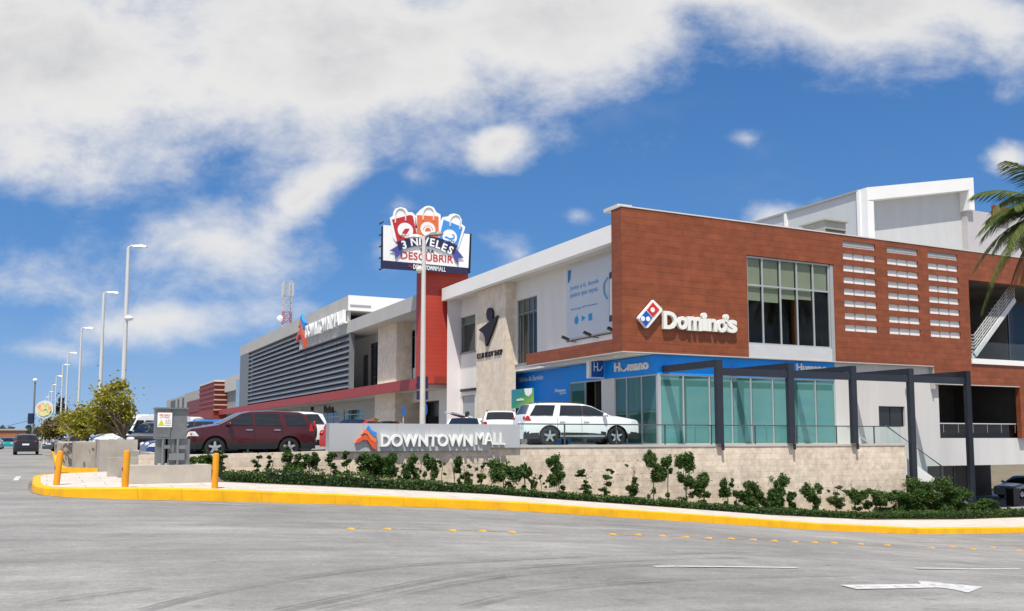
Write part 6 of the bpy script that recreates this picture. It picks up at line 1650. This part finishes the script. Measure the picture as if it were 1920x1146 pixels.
for i, (px, py, wpx, st, lab) in enumerate(SH):
    random.seed(100 + i)
    yS = 30.9 if i < 39 else 31.0
    tp = onY(px, py, yS); x = tp.x; zb = bedz(x, yS) - .02
    D = tp.dot(_f); w = max(.14, wpx / FPX * D / 2 * 1.48); H = tp.z - zb
    t = thing('shrub', lab, 'shrub', (x, yS, zb), 0, 'shrubs planted along the stone wall')
    leaf_m = L_MD if st in 'ls' else (L_MID if i % 3 == 1 else L_DK)
    st_mb = MB(); lf = MB()
    lean = random.uniform(-.12, .12)
    big = .98 if px > 1395 else 1.0
    w *= big
    def blobs(x0_, zc, rx, rz, m, dens_, sp):       # irregular head: several unequal leaf masses
        for q in range(m):
            f_ = random.uniform(.34, .68); ox, oz = random.uniform(-1, 1) * rx * sp, random.uniform(-1, 1) * rz * sp
            clump(lf, (x0_ + ox, yS + random.uniform(-.3, .3) * rx, zc + oz), rx * f_, rx * f_ * .9, rz * f_, int(1.25 * dens_ * rx * f_ * max(rz * f_, .12) + 80), .09)
    if st == 'd':
        blobs(x, zb + H * .52, w, H * .46, 9, 8000, .85); clump(lf, (x + lean, yS, zb + H * .80), w * .5, w * .5, H * .2, 240, .10)
        clump(lf, (x, yS, zb + H * .2), w * .8, w * .7, H * .2, 260, .10)
    elif st == 'c':
        for k in range(5): blobs(x + random.uniform(-.35, .35) * w, zb + H * (.16 + .18 * k), w * random.uniform(.7, 1.05), H * .13, 2, 9000, .4)
    elif st == 'b':
        ch = min(H * .78, w * 2.8); blobs(x + lean * .6, zb + H - ch * .52, w, ch * .48, 7, 8500, .75)
        if random.random() < .8: clump(lf, (x - lean * 1.5, yS, zb + H * .18), w * random.uniform(.4, .8), w * .5, H * random.uniform(.12, .2), 170, .10)
    else:
        for k in range(6): blobs(x + random.uniform(-.7, .7) * w, zb + H * random.uniform(.35, .92), w * random.uniform(.3, .5), H * .11, 1, 7000, .3)
        if st == 'l': blobs(x, zb + H * .36, w * .7, H * .3, 4, 7000, .5)
    for k in range(int(50 * w) if st != 's' else 6):      # a few shoots breaking the outline
        lf.leaf((x + random.gauss(0, .5) * w, yS + random.gauss(0, .4) * w, zb + H * min(1.03, random.gauss(.72, .16))), .085)
    for k in range(1 if st in 'cs' else 2):
        o = random.uniform(-.05, .05)
        P = [(x + o, yS, zb - .05), (x + o + lean * .3, yS + .02, zb + H * .4), (x + lean * .6 + o * 3, yS, zb + H * .82)]
        st_mb.tube(P, .022, 6, .01)
    st_mb.build('stem', BARK, t); lf.keep = True; lf.build('foliage', leaf_m, t)
# clipped ground cover along the pavement, uncountable
random.seed(5)
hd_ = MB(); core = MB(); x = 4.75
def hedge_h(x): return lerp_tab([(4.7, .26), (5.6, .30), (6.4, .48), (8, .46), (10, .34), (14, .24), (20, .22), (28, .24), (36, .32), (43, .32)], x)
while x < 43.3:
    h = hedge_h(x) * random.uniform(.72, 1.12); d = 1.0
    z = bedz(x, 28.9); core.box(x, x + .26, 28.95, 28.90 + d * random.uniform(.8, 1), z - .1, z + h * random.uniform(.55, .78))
    for k in range(84):
        a = random.random(); yy = 28.86 + random.random() * d
        zz = z + (h * random.uniform(.05, .98) if a < .55 else h * random.uniform(.8, 1.05))
        if a < .55: yy = 28.84 + random.random() * .14
        hd_.leaf((x + random.random() * .3, yy, zz), .10)
    x += .25
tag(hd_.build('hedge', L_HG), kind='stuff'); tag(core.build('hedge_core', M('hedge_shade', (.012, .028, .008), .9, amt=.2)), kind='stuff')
random.seed(6); mb = MB(); x = 4.8          # loose low plants between hedge and wall, in tufts
while x < 43.2:
    yy = random.uniform(29.9, 30.9); r_ = random.uniform(.14, .34)
    clump(mb, (x, yy, bedz(x, yy) + r_ * .35), r_, r_, r_ * .6, int(420 * r_), .085)
    x += random.uniform(.16, .5)
mb.keep = True
tag(mb.build('ground_cover', L_HG), kind='stuff')

# roadside trees
def tree(label, base, H, crown, n, leafsize, mat, trunk_r=.09, seed=1, group='trees along the avenue'):
    random.seed(seed); t = thing('tree', label, 'tree', base, 0, group); b = Vector(base)
    tr = MB(); c0 = Vector(crown[0][0]); fork = b + Vector((0, 0, H * .34)) + (c0 - b) * .08
    tr.tube([b - Vector((0, 0, .05)), b + (fork - b) * .5 + Vector((.04, .02, 0)), fork], trunk_r, 8, trunk_r * .7)
    for c, r in crown:
        c = Vector(c)
        for k in range(5):
            e = c + Vector((random.uniform(-.8, .8) * r[0], random.uniform(-.8, .8) * r[1], random.uniform(-.3, .9) * r[2])); m = (fork + e) / 2 + Vector((0, 0, .15 * r[2])) + Vector((random.uniform(-.2, .2), random.uniform(-.2, .2), 0))
            tr.tube([fork, m, e], trunk_r * .45, 5, .012)
    tr.build('trunk', BARK, t)
    lf = MB(); tot = sum(r[0] * r[2] for _, r in crown)
    for c, r in crown: clump(lf, c, r[0], r[1], r[2], int(n * r[0] * r[2] / tot), leafsize)
    for c, r in crown:                                   # stray twigs beyond the crown
        for _ in range(40): lf.leaf((c[0] + random.gauss(0, .75) * r[0], c[1] + random.gauss(0, .7) * r[1], c[2] + random.gauss(.25, .75) * r[2]), leafsize * .8)
    lf.keep = True; lf.build('crown', mat, t); return t
def crownpx(lst, D, depth=1.0):
    out = []
    for px, py, rx, ry in lst: p = atD(px, py, D + random.uniform(-.6, .6)); out.append(((p.x, p.y, p.z), (rx / FPX * D, rx / FPX * D * depth, ry / FPX * D)))
    return out
random.seed(3)
def base_at(px, D, z): p = atD(px, 830, D); return (p.x, p.y, z)
tree('nearest roadside tree, open yellow-green crown before the white van', base_at(236, 40.5, .35), 2.6, crownpx([(210, 748, 46, 28), (186, 778, 44, 26), (228, 776, 34, 28), (214, 726, 34, 16), (196, 800, 36, 18)], 40.5), 3000, .18, L_TR, .08, 11)
tree('second roadside tree with mixed green and brown leaves', base_at(163, 50, 1.2), 2.2, crownpx([(166, 784, 40, 30), (140, 784, 38, 26), (186, 802, 40, 22), (150, 806, 36, 18)], 50), 3200, .20, L_TR, .08, 12)
tree('third roadside tree, low and brownish', base_at(128, 62, 1.15), 2.4, crownpx([(126, 794, 34, 24), (102, 804, 30, 20)], 68), 2400, .26, L_TR2, .08, 13)
tree('fourth roadside tree, low and far along the avenue wall', base_at(92, 95, 1.0), 2.6, crownpx([(94, 806, 26, 20)], 95), 1300, .34, L_TR2, .08, 14)
tree('tall dark tree behind the street lamps', base_at(116, 150, 0), 8, crownpx([(114, 762, 12, 18), (118, 790, 16, 18)], 150), 900, .5, L_FAR, .25, 15, None)
mb = MB(); random.seed(21)                     # far wood at the end of the avenue
for k in range(3600):
    px = random.uniform(-260, 92); D = random.uniform(300, 420); p = atD(px, 822 - random.random() ** 1.5 * (16 + 5 * math.sin(px * .13) + 4 * math.sin(px * .37)), D); mb.leaf(p, 2.2)
tag(mb.build('far_wood', L_FAR), kind='stuff')
p = atD(20, 822, 290); mb = MB(); mb.box(p.x - 5, p.x + 4, p.y, p.y + 8, 0, 3.6); fbk = thing('brick_house', 'small far brick house at the end of the avenue', 'building', (p.x, p.y, 0)); mb.build('wall', M('faded_brick', (.33, .14, .08), .8, amt=.15), fbk)
mb = MB(); mb.box(p.x - 5.4, p.x + 4.4, p.y - .4, p.y + 8.4, 3.61, 4.1); mb.build('roof', M('pale_roof', (.4, .38, .36), .8), fbk)

# round advertising sign, lamp and small traffic panel down the avenue
D = 118.0; c = atD(83, 768, D); rs = thing('round_sign', 'round white advertising sign with green and orange print on a tall post', 'sign', (c.x, c.y, 0)); rr = 17 / FPX * D
mb = MB(); mb.prism(disc(c, _r, UPZ, rr, rr, 36), _f * .18); mb.build('disc', M('sign_pale', (.55, .66, .68), .5, amt=.1), rs)
m_, N, L, b_ = nodes('sign_print'); tc = N.new('ShaderNodeTexCoord'); nn = N.new('ShaderNodeTexNoise'); nn.inputs['Scale'].default_value = 1.6; nn.inputs['Detail'].default_value = 2; rp = N.new('ShaderNodeValToRGB')
rp.color_ramp.elements[0].position = .36; rp.color_ramp.elements[0].color = (.30, .55, .16, 1); rp.color_ramp.elements[1].position = .62; rp.color_ramp.elements[1].color = (.72, .34, .16, 1); e = rp.color_ramp.elements.new(.48); e.color = (.75, .68, .35, 1)
L.new(tc.outputs['Object'], nn.inputs[0]); L.new(nn.outputs[0], rp.inputs[0]); L.new(rp.outputs[0], b_.inputs['Base Color'])
mb = MB(); mb.prism(disc(c - _f * .01, _r, UPZ, rr * .80, rr * .76, 36), -_f * .06); mb.build('print', m_, rs)
mb = MB()
for k in (-.5, .5): mb.tube([c + _r * k + _f * .25 - _z * c.z, c + _r * k + _f * .25], .12, 8)
mb.build('post', GALV, rs)
c = atD(66, 713, 100); t = thing('globe_lamp', 'tall thin lamp post with round white head beyond the black SUV', 'street lamp', (c.x, c.y, 0))
mb = MB(); mb.tube([(c.x, c.y, 0), tuple(c)], .12, 8, .08); mb.build('pole', M('pole_dark', (.22, .23, .24), .5, .3), t)
mb = MB(); mb.ball(c, .24, .24, .2); mb.build('globe', LWHT, t)
p = atD(57, 785, 98); mb = MB(); mb.prism([p + _r * a * .28 + _z * b for a, b in ((-1, -.55), (1, -.55), (1, .55), (-1, .55))], _f * .25); mb.tube([p + _f * .12, p + _r * .45 + _f * .12], .04, 6); mb.tube([p + _f * .12 - _z * .55, Vector((p.x, p.y, 0)) + _f * .12], .04, 6); tag(mb.build('traffic_signal', M('signal_navy', (.012, .02, .05), .5, amt=0)), 'dark traffic signal box hanging beside the round-headed lamp post', 'signal')
a = atD(-30, 800, 140); b = atD(62, 787, 100); mb = MB(); mb.tube([a, (a + b) / 2 - _z * .4, b], .025, 4); tag(mb.build('overhead_wire', BLK), 'thin overhead wire crossing the avenue at far left', 'wire')

# green banner stand by the office
p0 = onX(959, 766, 23.3); p1 = onX(999, 766, 23.3); zt_ = onX(980, 729, 23.3).z
m_, N, L, b_ = nodes('banner_print'); tc = N.new('ShaderNodeTexCoord'); rp = N.new('ShaderNodeValToRGB'); sp = N.new('ShaderNodeSeparateXYZ'); L.new(tc.outputs['Generated'], sp.inputs[0])
ad = N.new('ShaderNodeMath'); ad.operation = 'MULTIPLY_ADD'; ad.inputs[1].default_value = -.55; ad.inputs[2].default_value = .95; L.new(sp.outputs[1], ad.inputs[0])
a2 = N.new('ShaderNodeMath'); a2.operation = 'MULTIPLY_ADD'; a2.inputs[1].default_value = -.4; L.new(sp.outputs[2], a2.inputs[0]); L.new(ad.outputs[0], a2.inputs[2])
rp.color_ramp.elements[0].position = .1; rp.color_ramp.elements[0].color = (.03, .20, .30, 1); rp.color_ramp.elements[1].position = .85; rp.color_ramp.elements[1].color = (.30, .50, .06, 1); e = rp.color_ramp.elements.new(.45); e.color = (.03, .26, .12, 1)
L.new(a2.outputs[0], rp.inputs[0]); L.new(rp.outputs[0], b_.inputs['Base Color'])
bn = thing('banner_stand', 'green and blue banner board beside the travertine pier', 'banner', (23.3, (p0.y + p1.y) / 2, 1.14))
mb = MB(); mb.box(23.3, 23.36, p1.y, p0.y, p0.z, zt_); mb.build('board', m_, bn)
mb = MB(); mb.prism([onX(a, b, 23.295) for a, b in ((983, 729), (998, 728), (997, 738), (991, 744), (985, 740))], (-.01, 0, 0)); xx = 23.29; seg('activa', 969, 982, 747, 752, .03, .01); mb.build('print', LWHT, bn)
mb = MB()
for yy in (p1.y + .1, p0.y - .1): mb.tube([(23.33, yy, 1.14), (23.33, yy, p0.z)], .025, 6)
mb.build('leg', GALV, bn)
# low plants before the shop row
random.seed(44)
for i, px in enumerate((690, 700)):
    c = atD(px, 790, 60 + i); t = thing('potted_plant', ('low green planter bush behind the sign wall, left of the pier', 'yellowish planter bush behind the sign wall, next to the pier')[i], 'plant', (c.x, c.y, hp(c.x)))
    mb = MB(); clump(mb, tuple(c), .5, .4, .28, 220, .14); mb.keep = True; mb.build('foliage', (L_MD, L_TR)[i], t)
    mb = MB(); mb.lathe([(.01, 0), (.22, 0), (.32, .8), (.26, .82), (.01, .7)], 14, 'z', (c.x, c.y, hp(c.x))); mb.tube([(c.x, c.y, hp(c.x) + .7), tuple(c)], .05, 6); mb.build('pot', CONC, t)

# palm at the right edge, its trunk just outside the picture
random.seed(9)
cp = atD(2004, 402, 42.2)
pt = thing('palm_tree', 'palm with long arching green fronds and a few dry brown ones at the right edge', 'palm', (cp.x + .4, cp.y, g(cp.x)))
L_PM = M_leaf('palm_leaf', (.04, .068, .012), (.15, .185, .032), 1.0, .2); L_DRY = M_leaf('dry_palm_leaf', (.20, .085, .03), (.34, .17, .07), 1.0, .4)
mb = MB(); mb.tube([(cp.x + .4, cp.y, g(cp.x) - .1), (cp.x + .25, cp.y, 4), tuple(cp - Vector((0, 0, .3)))], .24, 12, .17); mb.build('trunk', BARK, pt)
def frond(dirv, L_, droop, rise, mat, leafl):
    mb = MB(); d = Vector(dirv).normalized(); P = []
    for k in range(13):
        s = k / 12; P.append(cp + d * (L_ * s * (1 - .12 * s * s)) + Vector((0, 0, rise * s * L_ - droop * s * s * L_)))
    mb.tube(P, .028, 5, .006)
    side = d.cross(_z).normalized()
    for k in range(2, 96):
        s = k / 96; i = min(11, int(s * 12)); p = P[i].lerp(P[i + 1], s * 12 - i); tg = (P[i + 1] - P[i]).normalized()
        ll = leafl * (.40 + .9 * math.sin(math.pi * min(1, s * .86 + .1))) * random.uniform(.85, 1.12)
        for sg in (1, -1):
            e = p + (side * sg * .62 + tg * .62 - _z * (.34 + .22 * random.random())).normalized() * ll
            m = p.lerp(e, .5) + _z * .05 * ll; w = tg.cross((e - p)).cross(e - p).normalized() * .02
            w = tg * .022
            mb.add([p - w, p + w, m + w * 1.1, e, m - w * 1.1], [(0, 1, 2, 4), (4, 2, 3)])
    mb.keep = True; o = mb.build('frond', mat, pt)
for k in range(16):
    a = 2 * math.pi * k / 16 + random.uniform(-.12, .12); dv = _r * math.cos(a) + _f * math.sin(a)
    frond(dv, random.uniform(3.8, 4.4), random.uniform(.45, .8), random.uniform(.2, .7), L_PM, .9)
for sx, sf, dr, rs_ in ((-1, .25, .55, .80), (-1, -.2, .62, .62), (-1, .1, .62, .45), (-1, -.4, .8, .36), (-1, .4, .75, .25), (-1, -.1, .95, .22), (-1, .15, 1.1, .10), (-.7, -.3, .5, .95), (-.8, -.6, 1.2, .2)):
    frond(_r * sx + _f * sf, 4.55, dr, rs_, L_PM, .85)
for k in range(7):
    a = math.pi + random.uniform(-.9, .9); frond(_r * math.cos(a) + _f * math.sin(a), 2.9, 1.25, .12, L_DRY, .7)

# wood on the far side of the street, behind the viewer: it shows only in the shop glass
random.seed(31); mb = MB()
for k in range(46):
    cx = random.uniform(-60, 110); cy = random.uniform(-58, -34); h = random.uniform(3.5, 8.5)
    clump(mb, (cx, cy, h * .55 + g(cx)), random.uniform(2, 4.5), 2.5, h * .5, 150, 1.1)
mb.keep = True; tag(mb.build('opposite_wood', L_FAR), kind='stuff')
